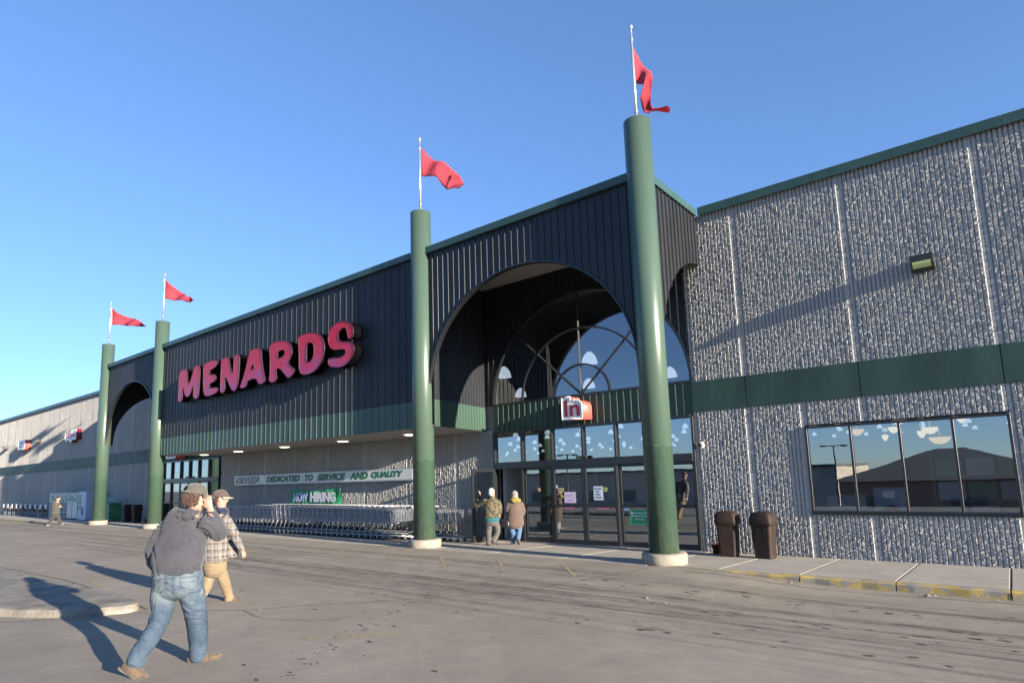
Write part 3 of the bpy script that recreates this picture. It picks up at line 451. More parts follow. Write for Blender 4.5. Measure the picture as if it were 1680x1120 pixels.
LETTERS={'M':[[(-19.46,6.24),(-19.23,6.29),(-18.89,6.27),(-18.81,6.2),(-18.77,6.01),(-18.73,5.82),(-18.63,5.62),(-18.47,5.79),(-18.32,6.04),(-18.23,6.24),(-18.09,6.29),(-17.87,6.27),(-17.77,6.22),(-17.73,6.06),(-17.73,5.79),(-17.75,5.52),(-17.76,5.23),(-17.8,5.05),(-17.91,5.0),(-18.11,5.02),(-18.21,5.09),(-18.22,5.28),(-18.21,5.55),(-18.27,5.49),(-18.38,5.34),(-18.5,5.21),(-18.62,5.16),(-18.77,5.16),(-18.9,5.22),(-19.02,5.39),(-19.09,5.58),(-19.13,5.45),(-19.12,5.19),(-19.15,5.06),(-19.27,5.02),(-19.43,5.03),(-19.49,5.11),(-19.5,5.3),(-19.48,5.63),(-19.51,6.01)]],'E':[[(-17.49,6.22),(-17.2,6.29),(-16.83,6.31),(-16.51,6.27),(-16.35,6.22),(-16.32,6.16),(-16.39,6.09),(-16.54,6.02),(-16.76,5.97),(-16.92,5.95),(-16.96,5.91),(-16.96,5.79),(-16.79,5.77),(-16.57,5.76),(-16.47,5.69),(-16.45,5.56),(-16.55,5.5),(-16.77,5.47),(-16.91,5.45),(-16.94,5.38),(-16.92,5.31),(-16.71,5.27),(-16.44,5.27),(-16.31,5.23),(-16.29,5.13),(-16.39,5.07),(-16.65,5.03),(-16.92,5.01),(-17.18,5.02),(-17.32,5.08),(-17.4,5.21),(-17.44,5.53),(-17.45,5.86)]],'N':[[(-16.11,6.21),(-15.93,6.28),(-15.67,6.26),(-15.56,6.22),(-15.5,6.1),(-15.46,5.95),(-15.37,5.77),(-15.23,5.59),(-15.21,5.79),(-15.19,6.04),(-15.18,6.23),(-15.06,6.27),(-14.89,6.25),(-14.81,6.18),(-14.8,5.98),(-14.81,5.71),(-14.83,5.42),(-14.88,5.18),(-14.97,5.04),(-15.09,4.98),(-15.24,5.01),(-15.35,5.09),(-15.48,5.25),(-15.62,5.42),(-15.76,5.56),(-15.79,5.46),(-15.77,5.2),(-15.79,5.07),(-15.85,5.01),(-16.03,5.0),(-16.11,5.07),(-16.12,5.37),(-16.1,5.8)]],'A':[[(-14.13,6.24),(-13.92,6.28),(-13.65,6.27),(-13.45,6.23),(-13.38,6.14),(-13.35,5.92),(-13.28,5.63),(-13.18,5.35),(-13.09,5.13),(-13.11,5.07),(-13.29,5.02),(-13.48,5.03),(-13.56,5.08),(-13.62,5.19),(-13.72,5.25),(-13.95,5.26),(-14.14,5.23),(-14.25,5.21),(-14.27,5.11),(-14.35,5.03),(-14.52,5.01),(-14.69,5.04),(-14.73,5.1),(-14.65,5.19),(-14.52,5.38),(-14.36,5.69),(-14.22,6.05)],[(-13.91,5.76),(-13.83,5.68),(-13.84,5.6),(-13.92,5.56),(-14.0,5.57),(-14.0,5.64)]],'R':[[(-12.87,6.21),(-12.71,6.29),(-12.39,6.3),(-12.03,6.26),(-11.79,6.19),(-11.62,6.07),(-11.56,5.92),(-11.56,5.77),(-11.64,5.61),(-11.77,5.51),(-11.7,5.43),(-11.54,5.33),(-11.4,5.26),(-11.4,5.19),(-11.5,5.09),(-11.65,5.03),(-11.78,5.03),(-11.9,5.12),(-12.04,5.23),(-12.2,5.36),(-12.36,5.41),(-12.44,5.39),(-12.45,5.28),(-12.41,5.14),(-12.41,5.06),(-12.5,5.0),(-12.68,4.98),(-12.82,5.02),(-12.87,5.11),(-12.82,5.28),(-12.82,5.69),(-12.87,6.01)],[(-12.38,5.93),(-12.22,5.97),(-12.04,5.96),(-11.95,5.9),(-11.98,5.81),(-12.07,5.75),(-12.23,5.72),(-12.36,5.72)]],'D':[[(-11.24,6.21),(-11.08,6.27),(-10.82,6.28),(-10.46,6.25),(-10.18,6.17),(-9.97,6.04),(-9.87,5.88),(-9.83,5.71),(-9.86,5.53),(-9.95,5.32),(-10.1,5.18),(-10.3,5.06),(-10.55,5.0),(-10.8,5.0),(-10.99,5.03),(-11.11,5.11),(-11.16,5.24),(-11.16,5.49),(-11.18,5.77),(-11.21,6.01)],[(-10.74,5.97),(-10.6,5.96),(-10.46,5.92),(-10.38,5.82),(-10.37,5.63),(-10.43,5.45),(-10.55,5.38),(-10.71,5.35),(-10.76,5.42),(-10.77,5.69)]],'S':[[(-8.48,5.85),(-8.54,5.77),(-8.65,5.74),(-8.71,5.77),(-8.74,5.87),(-8.78,6.0),(-8.82,6.08),(-8.9,6.12),(-9.01,6.11),(-9.13,6.04),(-9.19,5.95),(-9.17,5.84),(-9.09,5.75),(-8.92,5.71),(-8.7,5.68),(-8.56,5.63),(-8.46,5.54),(-8.43,5.43),(-8.48,5.3),(-8.57,5.18),(-8.74,5.07),(-8.94,5.0),(-9.17,5.0),(-9.42,5.04),(-9.59,5.1),(-9.65,5.17),(-9.66,5.28),(-9.63,5.32),(-9.46,5.32),(-9.23,5.29),(-9.04,5.28),(-8.9,5.31),(-8.82,5.37),(-8.82,5.43),(-8.9,5.49),(-9.07,5.51),(-9.3,5.53),(-9.46,5.57),(-9.58,5.65),(-9.65,5.78),(-9.67,5.91),(-9.64,6.06),(-9.52,6.23),(-9.31,6.31),(-9.08,6.33),(-8.82,6.29),(-8.64,6.21),(-8.51,6.09),(-8.47,5.96)]]}
# ------------------------------------------------------------------ the store building
store = thing('store_building', 'long grey ribbed concrete store with dark green canopy and two arched entrances', 'store')
H = 7.768; Z_CAP = 7.61; B1 = 3.088; B2 = 3.769; FY = -2.69; SOF = 3.085; ZTOP = 7.58
MIR = -28.06
def M_(x): return MIR - x
_rib = {}
def rib_mesh(w, h, dz, seed, jag=1.0):
    key = (round(w, 3), round(h, 3), dz, seed)
    if key in _rib: return _rib[key]
    r = np.random.default_rng(seed + 11)
    e = 0.06; n = max(1, int(round((w - 2 * e) / 0.0757))); p = (w - 2 * e) / n
    X = [0.0, 0.005, e - .008]; Y = [0.03, -0.018, -0.019]; J = [0, 0.0, 0.02]
    for i in range(n):
        a = e + i * p; X += [a + .004, a + .018, a + .026, a + .071]; Y += [0.006, 0.006, -0.0245, -0.029]; J += [.3, .3, .62, 1.15]
    X += [w - e + .008, w - .005, w]; Y += [-0.018, -0.019, 0.03]; J += [.02, .0, 0]
    X, Y, J = map(np.array, (X, Y, J)); nz = max(2, int(round(h / dz)) + 1); Z = np.linspace(0, h, nz)
    gx = X[None, :] + J[None, :] * r.normal(0, .0038 * jag, (nz, len(X))); gy = Y[None, :] + J[None, :] * r.normal(0, .0048 * jag, (nz, len(X)))
    gz = Z[:, None] + np.zeros_like(gx); gz[1:-1] += J[None, :] * r.normal(0, dz * .18, (nz - 2, len(X)))
    V = np.stack([gx, gy, gz], -1).reshape(-1, 3); nx_ = len(X)
    ii = (np.arange(nz - 1)[:, None] * nx_ + np.arange(nx_ - 1)[None, :]).ravel()
    F = np.stack([ii, ii + 1, ii + nx_ + 1, ii + nx_], -1)
    me = bpy.data.meshes.new('wall_panel'); me.vertices.add(len(V)); me.vertices.foreach_set('co', V.ravel())
    me.loops.add(F.size); me.loops.foreach_set('vertex_index', F.ravel()); me.polygons.add(len(F))
    me.polygons.foreach_set('loop_start', np.arange(0, F.size, 4)); me.polygons.foreach_set('loop_total', np.full(len(F), 4))
    me.update(calc_edges=True); me.shade_flat(); me.materials.append(RIB)
    _rib[key] = me; return me
def panel(x0, x1, z0, z1, dz, seed, jag=1.0):
    if x1 - x0 < 0.2: return
    link('wall_panel', rib_mesh(x1 - x0, z1 - z0, dz, seed, jag), store, (x0, 0, z0))
def band_piece(x0, x1):
    b = MB(); b.box(x0 + .008, x1 - .008, -0.045, 0.03, B1 + .003, B2 - .003); b.build('green_band', BANDG, store)
J0, JP = 1.173, 2.163
WX0, WX1, WZ0, WZ1 = 2.267, 5.506, 0.867, 2.584
joints = [J0 + JP * i for i in range(-1, 4)]
XR = -0.03
for i in range(4):
    a, c = max(joints[i], XR), joints[i + 1]; sd = i % 3
    panel(a, c, B2, Z_CAP, 0.024, sd); band_piece(a, c)
    # lower part, cut round the window
    if c <= WX0 or a >= WX1 - .1: panel(a, c, 0, B1, 0.024, sd + 5)
    else:
        l, r_ = max(a, WX0), min(c, WX1)
        if l > a: panel(a, l, 0, B1, 0.024, sd + 5)
        if r_ < c: panel(r_, c, 0, B1, 0.024, sd + 8)
        link('wall_panel', rib_mesh(r_ - l, WZ0 - .03, 0.024, sd + 6), store, (l, 0, 0))
        link('wall_panel', rib_mesh(r_ - l, B1 - WZ1 - .03, 0.024, sd + 7), store, (l, 0, WZ1 + .03))
panel(joints[-1], joints[-1] + JP, 0, B1, .05, 1); panel(joints[-1], joints[-1] + JP, B2, Z_CAP, .05, 2); band_piece(joints[-1], joints[-1] + JP)
# wall under the canopy and to the far left
EL, ER = -5.97, -0.03            # entrance opening; its mirror image is the second entrance
xr = EL - 0.06; k = 0
while J0 - JP * k > xr: k += 1
edges = [xr] + [J0 - JP * q for q in range(k, 60) if J0 - JP * q > M_(EL) + .3] + [M_(EL) + .06]
for i in range(len(edges) - 1): panel(edges[i + 1], edges[i], 0, SOF - .005, 0.045 if edges[i] > -14 else .07, i % 3 + 1, 1.0 if edges[i] > -9 else .7)
lx = M_(ER) - .02; i = 0
while lx > -64:
    nxt = lx - JP
    panel(nxt, lx, 0, B1, .14, i % 3, 0.3); panel(nxt, lx, B2, Z_CAP, .14, i % 3 + 4, 0.3); band_piece(nxt, lx); lx = nxt; i += 1
# core wall behind the panels (openings for window and entrances)
CORE = mat('core_wall', (0.14, 0.138, 0.132), 0.9, col2=(0.18, 0.175, 0.165), scale=3)
b = MB(); T0, T1 = 0.032, 0.25
def core(x0, x1, z0, z1): b.box(x0, x1, T0, T1, z0, z1)
core(WX1 + .04, 13, -.1, Z_CAP); core(ER + .02, WX0 - .04, -.1, Z_CAP); core(WX0 - .04, WX1 + .04, -.1, WZ0 - .02); core(WX0 - .04, WX1 + .04, WZ1 + .02, Z_CAP)
core(M_(EL) + .02, EL - .02, -.1, Z_CAP); core(-70, M_(ER) - .02, -.1, Z_CAP)
for a, c in ((EL - .02, ER + .02), (M_(ER) - .02, M_(EL) + .02)):
    core(a, c, 3.02, 3.79); core(a, c, 6.62, Z_CAP)
b.build('core_wall', CORE, store)
# closed shell: roof, ends and back, so that no sun gets in
b = MB(); b.box(-70, 13, T1, 85, 7.3, 7.4); b.box(12.8, 13, T1, 85, -.1, 7.3); b.box(-70, -69.8, T1, 85, -.1, 7.3); b.box(-70, 13, 84.8, 85, -.1, 7.3)
b.build('roof', INTER, store)
MB().box(-69, 12.5, T1, 84, -.05, -.02).build('shop_floor', INTFL, store)
MB().box(-5.9, -2.6, 3.2, 3.3, -.02, 2.12).box(-5.95, -5.85, .3, 3.2, -.02, 2.12).box(-5.9, -2.6, .3, 3.3, 2.12, 2.15).build('lobby_wall', mat('lobby_wall', (0.42, 0.41, 0.39), .8), store)
# roof edge trim
def cap_run(x0, x1, y=-0.05, ln=3.05):
    x = x1
    while x > x0 + .05:
        a = max(x0, x - ln); MB().box(a + .002, x - .002, y - .05, y + .16, Z_CAP, H).box(a + .002, x - .002, y - .062, y - .05, Z_CAP - .025, H + .012).build('roof_trim', CAPG, store); x = a
cap_run(.44, 9.0); cap_run(-64, M_(.44))

# ribbed metal cladding
def sheet(name, origin, du, dn, length, pitch, zb, zt, m_, ribw=.03, ribh=.03, thick=.05, sub=3, seed=0, minor=False):
    """vertical cladding: runs along du, faces dn; zb(u) gives its lower edge"""
    b = MB(); o = Vector(origin); du = Vector(du).normalized(); dn = Vector(dn).normalized()
    us = []; n = max(1, int(round(length / pitch))); p = length / n
    for i in range(n):
        a = i * p; fl = p - ribw - .012
        for q in range(sub): us.append((a + fl * q / sub, 0.0, q == 0))
        us.append((a + fl, 0.0, False)); us.append((a + fl + .006, ribh, False)); us.append((a + fl + .006 + ribw, ribh, False))
    us.append((length, 0.0, False))
    vs = []; fs = []
    for u, d, _ in us:
        lo = zb(u); base_ = o + du * u
        f0 = base_ + dn * (d + thick); f1 = base_
        vs += [(f0.x, f0.y, lo), (f0.x, f0.y, max(lo + .002, zt)), (f1.x, f1.y, lo), (f1.x, f1.y, max(lo + .002, zt))]
    for i in range(len(us) - 1):
        j = i * 4; k_ = j + 4
        fs += [(j, k_, k_ + 1, j + 1), (j + 2, j + 3, k_ + 3, k_ + 2), (j, j + 2, k_ + 2, k_), (j + 1, k_ + 1, k_ + 3, j + 3)]
    e = (len(us) - 1) * 4; fs += [(0, 1, 3, 2), (e, e + 2, e + 3, e + 1)]
    b.add(vs, fs); return b.build(name, m_, store)
const = lambda z: (lambda u: z)
AC, ARX, ARZ, ASP = -2.9, 2.92, 2.72, 3.84          # arch centre, half width, rise, spring height
def archz(xc, x):
    k_ = (x - xc) / ARX
    return ASP + ARZ * math.sqrt(max(0, 1 - k_ * k_)) if abs(k_) < 1 else ASP
G1 = 3.762
def tower(side):
    f = (lambda x: x) if side > 0 else M_
    xa, xb = sorted((f(-5.80), f(.36))); xc = f(AC)
    # front, split in three sheets
    cuts = [xa + (xb - xa) * q / 3 for q in range(4)]
    for q in range(3):
        a, c = cuts[q], cuts[q + 1]
        sheet('metal_cladding', (a, FY + .05, 0), (1, 0, 0), (0, -1, 0), c - a - .003, .19, lambda u, a=a: archz(xc, a + u), ZTOP, NAVY if side > 0 else NAVYF, sub=7, ribw=.02 if side > 0 else .012, ribh=.02 if side > 0 else .009)
    # arch edge trim
    pts = [(xc + ARX * math.cos(w), FY + .02, ASP + ARZ * math.sin(w)) for w in [PI * q / 48 for q in range(49)]]
    b = MB(); vs = []
    for p in pts:
        d = Vector((p[0] - xc, 0, (p[2] - ASP) * ARX / ARZ)).normalized()
        for r_, yy in ((-.012, FY - .035), (-.012, FY + .10), (.02, FY + .10), (.02, FY - .035)): vs.append((p[0] + d.x * r_, yy, p[2] + d.z * r_))
    nn = len(pts); b.add(vs, [(i * 4 + r_, (i + 1) * 4 + r_, (i + 1) * 4 + (r_ + 1) % 4, i * 4 + (r_ + 1) % 4) for i in range(nn - 1) for r_ in range(4)] + [(0, 1, 2, 3), (nn * 4 - 1, nn * 4 - 2, nn * 4 - 3, nn * 4 - 4)])
    b.build('arch_trim', BLK, store)
    # outer side with its quarter arch
    xs_ = f(.36); dn = (1, 0, 0) if side > 0 else (-1, 0, 0)
    qz = lambda u: 3.85 + 2.58 * math.sqrt(max(0, 1 - ((-.03 - u) / 2.28) ** 2)) if u < 2.24 else 3.85
    sheet('metal_cladding', (xs_ - .05 * side, -.03, 0), (0, -1, 0), dn, -FY - .06, .19, qz, ZTOP, NAVY, sub=7)
    # inner side, splayed
    p0 = Vector((f(-5.72), FY + .06, 0)); p1 = Vector((f(-6.31), -.04, 0)); d = p1 - p0; nrm = Vector((-d.y, d.x, 0)) * (-1 if side > 0 else 1)
    if nrm.x * side < 0: nrm = -nrm
    sheet('metal_cladding', p0, d, nrm, d.length, .16, const(G1 + .003), 7.27, NAVY, thick=.03, ribh=.022)
    sheet('green_cladding', p0, d, nrm, d.length, .16, const(SOF), G1, GREEN, thick=.03, ribh=.022)
    MB().box(*sorted((f(-5.79), f(-6.07))), FY - .03, FY + .04, SOF, ASP + .02).build('green_cladding', GREEN, store)
    # ceiling and back wall round the arched window
    a, c = sorted((f(-6.25), f(.3)))
    MB().box(a, c, FY + .08, -.03, 7.27, 7.32).build('entrance_ceiling', DARKSOF, store)
    wc = f(-3.0)
    wz = lambda x: 3.80 + 2.78 * math.sqrt(max(0, 1 - ((x - wc) / 3.0) ** 2)) if abs(x - wc) < 3.0 else 3.80
    a, c = sorted((f(-6.29), f(-.035)))
    sheet('metal_cladding', (a, .03, 0), (1, 0, 0), (0, -1, 0), c - a, .19, lambda u: wz(a + u), 7.27, NAVY, thick=.02, sub=8)
    # window: glass and bars
    win = link('arched_window', None) if False else None
    b = MB(); R0 = [(wc + 2.94 * math.cos(PI * q / 40), 3.82 + 2.72 * math.sin(PI * q / 40)) for q in range(41)]
    fw_ = MB()
    def arc(rx, rz, r_, y0=-.03, y1=.06):
        vs = []
        for q in range(41):
            w = PI * q / 40
            for rr, yy in ((-r_, y0), (-r_, y1), (r_, y1), (r_, y0)): vs.append((wc + (rx + rr) * math.cos(w), yy, 3.81 + (rz + rr) * math.sin(w)))
        fw_.add(vs, [(i * 4 + q, (i + 1) * 4 + q, (i + 1) * 4 + (q + 1) % 4, i * 4 + (q + 1) % 4) for i in range(40) for q in range(4)])
    arc(2.97, 2.75, .035); arc(1.92, 1.76, .022, -.02, .04); arc(.84, .79, .022, -.02, .04)
    fw_.box(wc - 3.0, wc + 3.0, -.03, .06, 3.772, 3.83)
    for w in (PI / 4, PI / 2, 3 * PI / 4): fw_.tube([(wc, .01, 3.82), (wc + 2.95 * math.cos(w), .01, 3.82 + 2.73 * math.sin(w))], .03, 4, smooth=False)
    fr_ = fw_.build('arched_window', BLK, store)
    # panes: rings x sectors
    radii = [(0.0, .84, 0.0, .79), (.84, 1.92, .79, 1.76), (1.92, 2.97, 1.76, 2.75)]
    for (r0, r1, q0, q1) in radii:
        for sct in range(4):
            w0, w1 = PI * sct / 4, PI * (sct + 1) / 4; vs = []; K = 12
            for q in range(K + 1):
                w = w0 + (w1 - w0) * q / K; vs += [(wc + r0 * math.cos(w), .016, 3.81 + q0 * math.sin(w)), (wc + r1 * math.cos(w), .016, 3.81 + q1 * math.sin(w))]
            MB().add(vs, [(2 * q, 2 * q + 1, 2 * q + 3, 2 * q + 2) for q in range(K)]).build('pane', GLASS, fr_)
    # band between the doors and the arched window
    a, c = sorted((f(EL), f(ER)))
    sheet('green_cladding', (a, .03, 0), (1, 0, 0), (0, -1, 0), c - a, .19, const(3.04), 3.77, GREEN, thick=.03, sub=1)
    # top trim: front, two sides; roof deck
    x0, x1 = sorted((f(-6.25), f(.46)))
    x = x0
    while x < x1 - .05:
        e = min(x1, x + 3.05); MB().box(x + .002, e - .002, FY - .09, FY + .14, ZTOP, 7.75).build('roof_trim', CAPG, store); x = e
    a, c = sorted((xs_ + .06 * side, xs_ - .16 * side)); MB().box(a, c, FY + .142, -.12, ZTOP + .001, 7.749).build('roof_trim', CAPG, store)
    a, c = sorted((f(-6.4), f(.25))); MB().box(a, c, FY + .15, -.05, 7.45, 7.5).build('canopy_roof', CORE, store)
tower(1); tower(-1)
# centre canopy front
CX0, CX1 = M_(-5.74), -5.74 - .34
CX0 = M_(CX1)
n = 11
for i in range(n):
    a = CX0 + (CX1 - CX0) * i / n; c = CX0 + (CX1 - CX0) * (i + 1) / n
    sheet('metal_cladding', (a, FY + .05, 0), (1, 0, 0), (0, -1, 0), c - a - .003, .285, const(G1 + .004), ZTOP, NAVYF, sub=3, ribw=.012, ribh=.011)
    sheet('green_cladding', (a, FY + .055, 0), (1, 0, 0), (0, -1, 0), c - a - .003, .285, const(SOF - .01), G1, GREEN, sub=3, ribw=.012, ribh=.011)
x = CX0 + .18
while x < CX1 - .2:
    e = min(CX1 - .17, x + 3.05); MB().box(x + .002, e - .002, FY - .09, FY + .14, ZTOP, 7.75).build('roof_trim', CAPG, store); x = e
MB().box(CX0 - .1, CX1 + .1, FY + .15, -.05, 7.45, 7.5).build('canopy_roof', CORE, store)
k = CX0 + .25
while k < CX1 - .3:
    e = min(k + 1.6, CX1 - .25); MB().box(k + .003, e - .003, FY + .055, -.04, SOF, SOF + .04).build('soffit_panel', PLASTER, store); k = e
for f_ in ((lambda q: q), M_):
    vs = [(f_(x_), y_, z_) for z_ in (SOF, SOF + .04) for x_, y_ in ((CX1 - .25, FY + .055), (-5.75, FY + .055), (-6.33, -.04), (CX1 - .25, -.04))]
    MB().add(vs, [(0, 1, 2, 3), (4, 7, 6, 5), (0, 4, 5, 1), (1, 5, 6, 2), (2, 6, 7, 3), (3, 7, 4, 0)]).build('soffit_panel', PLASTER, store)
MB().box(CX0 + .3, CX1 - .3, FY + .1, -.04, SOF + .05, SOF + .1).build('canopy_deck', CORE, store)

# ---- glazed entrances
def framed(name, x0, x1, z0, z1, y, parent, bars=(), fw_=.05, dep=.06, bot=None):
    b = MB(); bot = bot or fw_
    b.box(x0, x0 + fw_, y - dep, y, z0, z1); b.box(x1 - fw_, x1, y - dep, y, z0, z1)
    b.box(x0 + fw_, x1 - fw_, y - dep, y, z0, z0 + bot); b.box(x0 + fw_, x1 - fw_, y - dep, y, z1 - fw_, z1)
    for z_ in bars: b.box(x0 + fw_, x1 - fw_, y - dep, y, z_ - .035, z_ + .035)
    o = b.build(name, BLK, parent); add_bevel(o, .004)
    zs = [z0 + bot] + [q for z_ in bars for q in (z_ - .035, z_ + .035)] + [z1 - fw_]
    for q in range(0, len(zs), 2):
        MB().box(x0 + fw_, x1 - fw_, y - dep * .5 - .004, y - dep * .5 + .004, zs[q], zs[q + 1]).build('pane', GLASS, o)
    return o
def entrance(side):
    f = (lambda x: x) if side > 0 else M_
    bx = [EL + .03, -4.95, -3.95, -2.99, -2.04, -1.04, ER - .01]
    b = MB()
    L_, R_ = sorted((f(EL), f(ER)))
    b.box(L_, L_ + .06, -.09, .09, 0, 3.0); b.box(R_ - .06, R_, -.09, .09, 0, 3.0)
    b.box(L_ + .06, R_ - .06, -.09, .09, 2.97, 3.035); b.box(L_ + .06, R_ - .06, -.1, .1, 1.98, 2.165)
    for q in bx[1:-1]: b.box(f(q) - .03, f(q) + .03, -.085, .08, 2.165, 2.97)
    for q in (bx[1], bx[2], bx[4], bx[5]): b.box(f(q) - .03, f(q) + .03, -.085, .08, 0, 1.98)
    fr_ = b.build('entrance_frame', BLK, store); add_bevel(fr_, .004)
    for q in range(6):
        a, c = sorted((f(bx[q]), f(bx[q + 1]))); MB().box(a + .03, c - .03, -.004, .004, 2.165, 2.97).build('pane', GLASS, fr_)
    for q, nm, yy in ((1, 'fixed_panel', .02), (2, 'sliding_door', -.03), (3, 'sliding_door', -.03), (4, 'fixed_panel', .02), (5, 'swing_door', .02), (0, 'swing_door', .02)):
        a, c = sorted((f(bx[q]), f(bx[q + 1])))
        pad = .03 if q in (1, 4, 0, 5) else 0.0
        if q == 0 and side > 0:
            # the leaf stands open, at right angles to the wall
            r = framed(nm, 0, .94, 0.02, 1.96, 0, store, (.98,), .075, .045, .12); r.location = (EL + .07, -.09, 0.03); r.rotation_euler = (0, 0, -PI / 2 - .03)
            MB().tube([(.86, .03, .86), (.86, .07, .86), (.86, .07, 1.16), (.86, .03, 1.16)], .012, 6).build('handle', CHROME, r); r['label'] = 'open swing door leaf standing out from the wall'
            continue
        framed(nm, a + pad, c - pad, .03, 1.98, yy, store, (.98,), .065 if q not in (2, 3) else .075, .06, .11)
    xm = f(bx[3]); MB().rbox(xm - .16, xm + .16, -.16, -.1, 2.17, 2.23, .01).build('door_sensor', BLKM, store)
    MB().box(L_, R_, -.12, .1, -.02, .028).build('threshold', mat('threshold_metal', (.25, .25, .25), .45, .7), store)
entrance(1); entrance(-1)
# right-hand window
b = MB(); w_ = .045
b.box(WX0, WX1, -.06, .1, WZ1 - w_, WZ1); b.box(WX0, WX1, -.06, .1, WZ0, WZ0 + w_); b.box(WX0, WX0 + w_, -.06, .1, WZ0 + w_, WZ1 - w_); b.box(WX1 - w_, WX1, -.06, .1, WZ0 + w_, WZ1 - w_)
mx_ = [WX0 + (WX1 - WX0) * q / 4 for q in range(5)]
for q in mx_[1:-1]: b.box(q - .022, q + .022, -.055, .09, WZ0 + w_, WZ1 - w_)
wn = b.build('window', BLK, store); add_bevel(wn, .003)
for q in range(4): MB().box(mx_[q] + .022, mx_[q + 1] - .022, -.004, .004, WZ0 + w_, WZ1 - w_).build('pane', GLASS, wn)
MB().box(WX0 - .03, WX1 + .03, -.055, .03, WZ0 - .028, WZ0 - .004).build('window_sill', BLK, store)

# ---- lights in the soffit
LAMPM = mat('soffit_lamp_lens', (.9, .88, .75), .4, emit=(1.0, .93, .66), estr=2.2)
names = ['leftmost', 'second from left', 'middle', 'second from right', 'rightmost']
lx0 = None
for i, x in enumerate((-20.7, -17.86, -14.58, -11.18, -7.99)):
    t_ = thing('soffit_light', '%s of the five round recessed lights under the canopy between the columns' % names[i], 'ceiling light', (x, -1.4, SOF), group='round lights under the canopy')
    MB().lathe([(.19, -.035), (.235, -.02), (.24, -.002), (.2, .0)], 24).build('rim', WHITE, t_); MB().lathe([(.02, -.052), (.12, -.048), (.18, -.034)], 24).build('lens', LAMPM, t_)

# ------------------------------------------------------------------ columns with poles and flags
cols = {'c4': (0.304, 'rightmost green column, in front of the near entrance doors, dripping glossy paint'),
        'c3': (-6.054, 'green column at the end of the shopping cart row'),
        'c2': (-22.107, 'green column behind the man in the grey hoodie'),
        'c1': (-28.34, 'leftmost green column, next to the steel lockers')}
z0c = walk_z(-2.7) - .02
def make_col(x, lab):
    t_ = thing('column', lab, 'column', (x, FY, z0c), group='tall green steel columns')
    MB().lathe([(.27, .2), (.27, 8.68)], 56).add([(0, 0, 8.68)], []).build('shaft', COLP, t_)
    MB().lathe([(.405, -.05), (.41, .19), (.395, .215), (.26, .218)], 40).build('base', BASEC, t_)
    MB().tube([(0, 0, 8.66), (0, 0, 10.75)], [.032, .022], 10).tube([(0, 0, 8.9), (0, 0, 8.93)], .045, 10).tube([(0, 0, 10.5), (0, 0, 10.53)], .035, 10).build('flagpole', CHROME, t_)
    MB().lathe([(.005, 10.74), (.035, 10.76), (.045, 10.79), (.035, 10.83), (.005, 10.845)], 12).build('finial', CHROME, t_)
    return t_
for k_, (x, lab) in cols.items(): make_col(x, lab)
fl_lab = {'c4': 'red pennant drooping from the pole on the nearest tall column', 'c3': 'red pennant streaming from the pole of the column beside the carts',
          'c2': 'red pennant on the second column from the left, tip curled up', 'c1': 'red pennant on the leftmost column, billowing'}
HV = Vector((Fv.y, -Fv.x, 0)).normalized(); NV = Vector((Fv.x, Fv.y, 0)).normalized()
def resample(l, n_):
    P_ = [Vector((a, c_)) for a, c_ in l]; d = [0]
    for i in range(1, len(P_)): d.append(d[-1] + (P_[i] - P_[i - 1]).length)
    out_ = []
    for q in range(n_):
        s_ = d[-1] * q / (n_ - 1); i = max(j for j in range(len(d)) if d[j] <= s_ + 1e-9); i = min(i, len(P_) - 2)
        f_ = (s_ - d[i]) / max(1e-6, d[i + 1] - d[i]); out_.append(P_[i].lerp(P_[i + 1], min(1, f_)))
    return out_
for k_, (cx_, (top, bot)) in FLAGS.items():
    A, B = resample(top, 28), resample(bot, 28); vs = []; nr = 8
    for q in range(28):
        for r_ in range(nr):
            p = A[q].lerp(B[q], r_ / (nr - 1)); s_ = q / 27
            off = .16 * math.sin(s_ * 9 + r_ * .35 + cx_) * min(1, s_ * 3) + .05 * math.sin(s_ * 23 + r_ * 1.1)* s_
            v = Vector((cx_, FY, p.y)) + HV * p.x + NV * off; vs.append((v.x, v.y, v.z))
    o = MB().add(vs, [(q * nr + r_, (q + 1) * nr + r_, (q + 1) * nr + r_ + 1, q * nr + r_ + 1) for q in range(27) for r_ in range(nr - 1)], 0, True).build('flag', FLAG)
    tag(o, fl_lab[k_], 'flag', 'red pennants on the columns')
    sd_ = o.modifiers.new('thick', 'SOLIDIFY'); sd_.thickness = .004
    if k_ in ('c1', 'c2'):
        t0, b0 = A[0], B[0]; MB().tube([Vector((cx_, FY, t0.y)) + HV * t0.x, Vector((cx_, FY, (t0.y + b0.y) / 2)) + HV * (max(t0.x, b0.x) + .03), Vector((cx_, FY, b0.y)) + HV * b0.x], .028, 6).build('sleeve', WHITE, o)

# ------------------------------------------------------------------ signs
sg = thing('store_sign', 'big raised red brush style letters mounted on the dark canopy front', 'sign', (0, 0, 0))
SIDE = mat('letter_return_black', (.002, .002, .0025), .8, spec=.03)
for ch, ols in LETTERS.items():
    me = prism_xz([smooth_poly(ols[0], 2)] + [smooth_poly(h_, 2) for h_ in ols[1:]], FY - .34, FY - .06)
    me.name = 'letter'; me.materials.append(LETR); me.materials.append(SIDE)
    lo_ = link('letter', me, sg); tr_ = MB()
    for ol in ols:
        q_ = smooth_poly(ol, 2); tr_.tube([(a, FY - .338, c) for a, c in q_ + [q_[0]]], .013, 5)
    tr_.build('trim_edge', mat('letter_trim', (.05, .004, .012), .5), lo_)
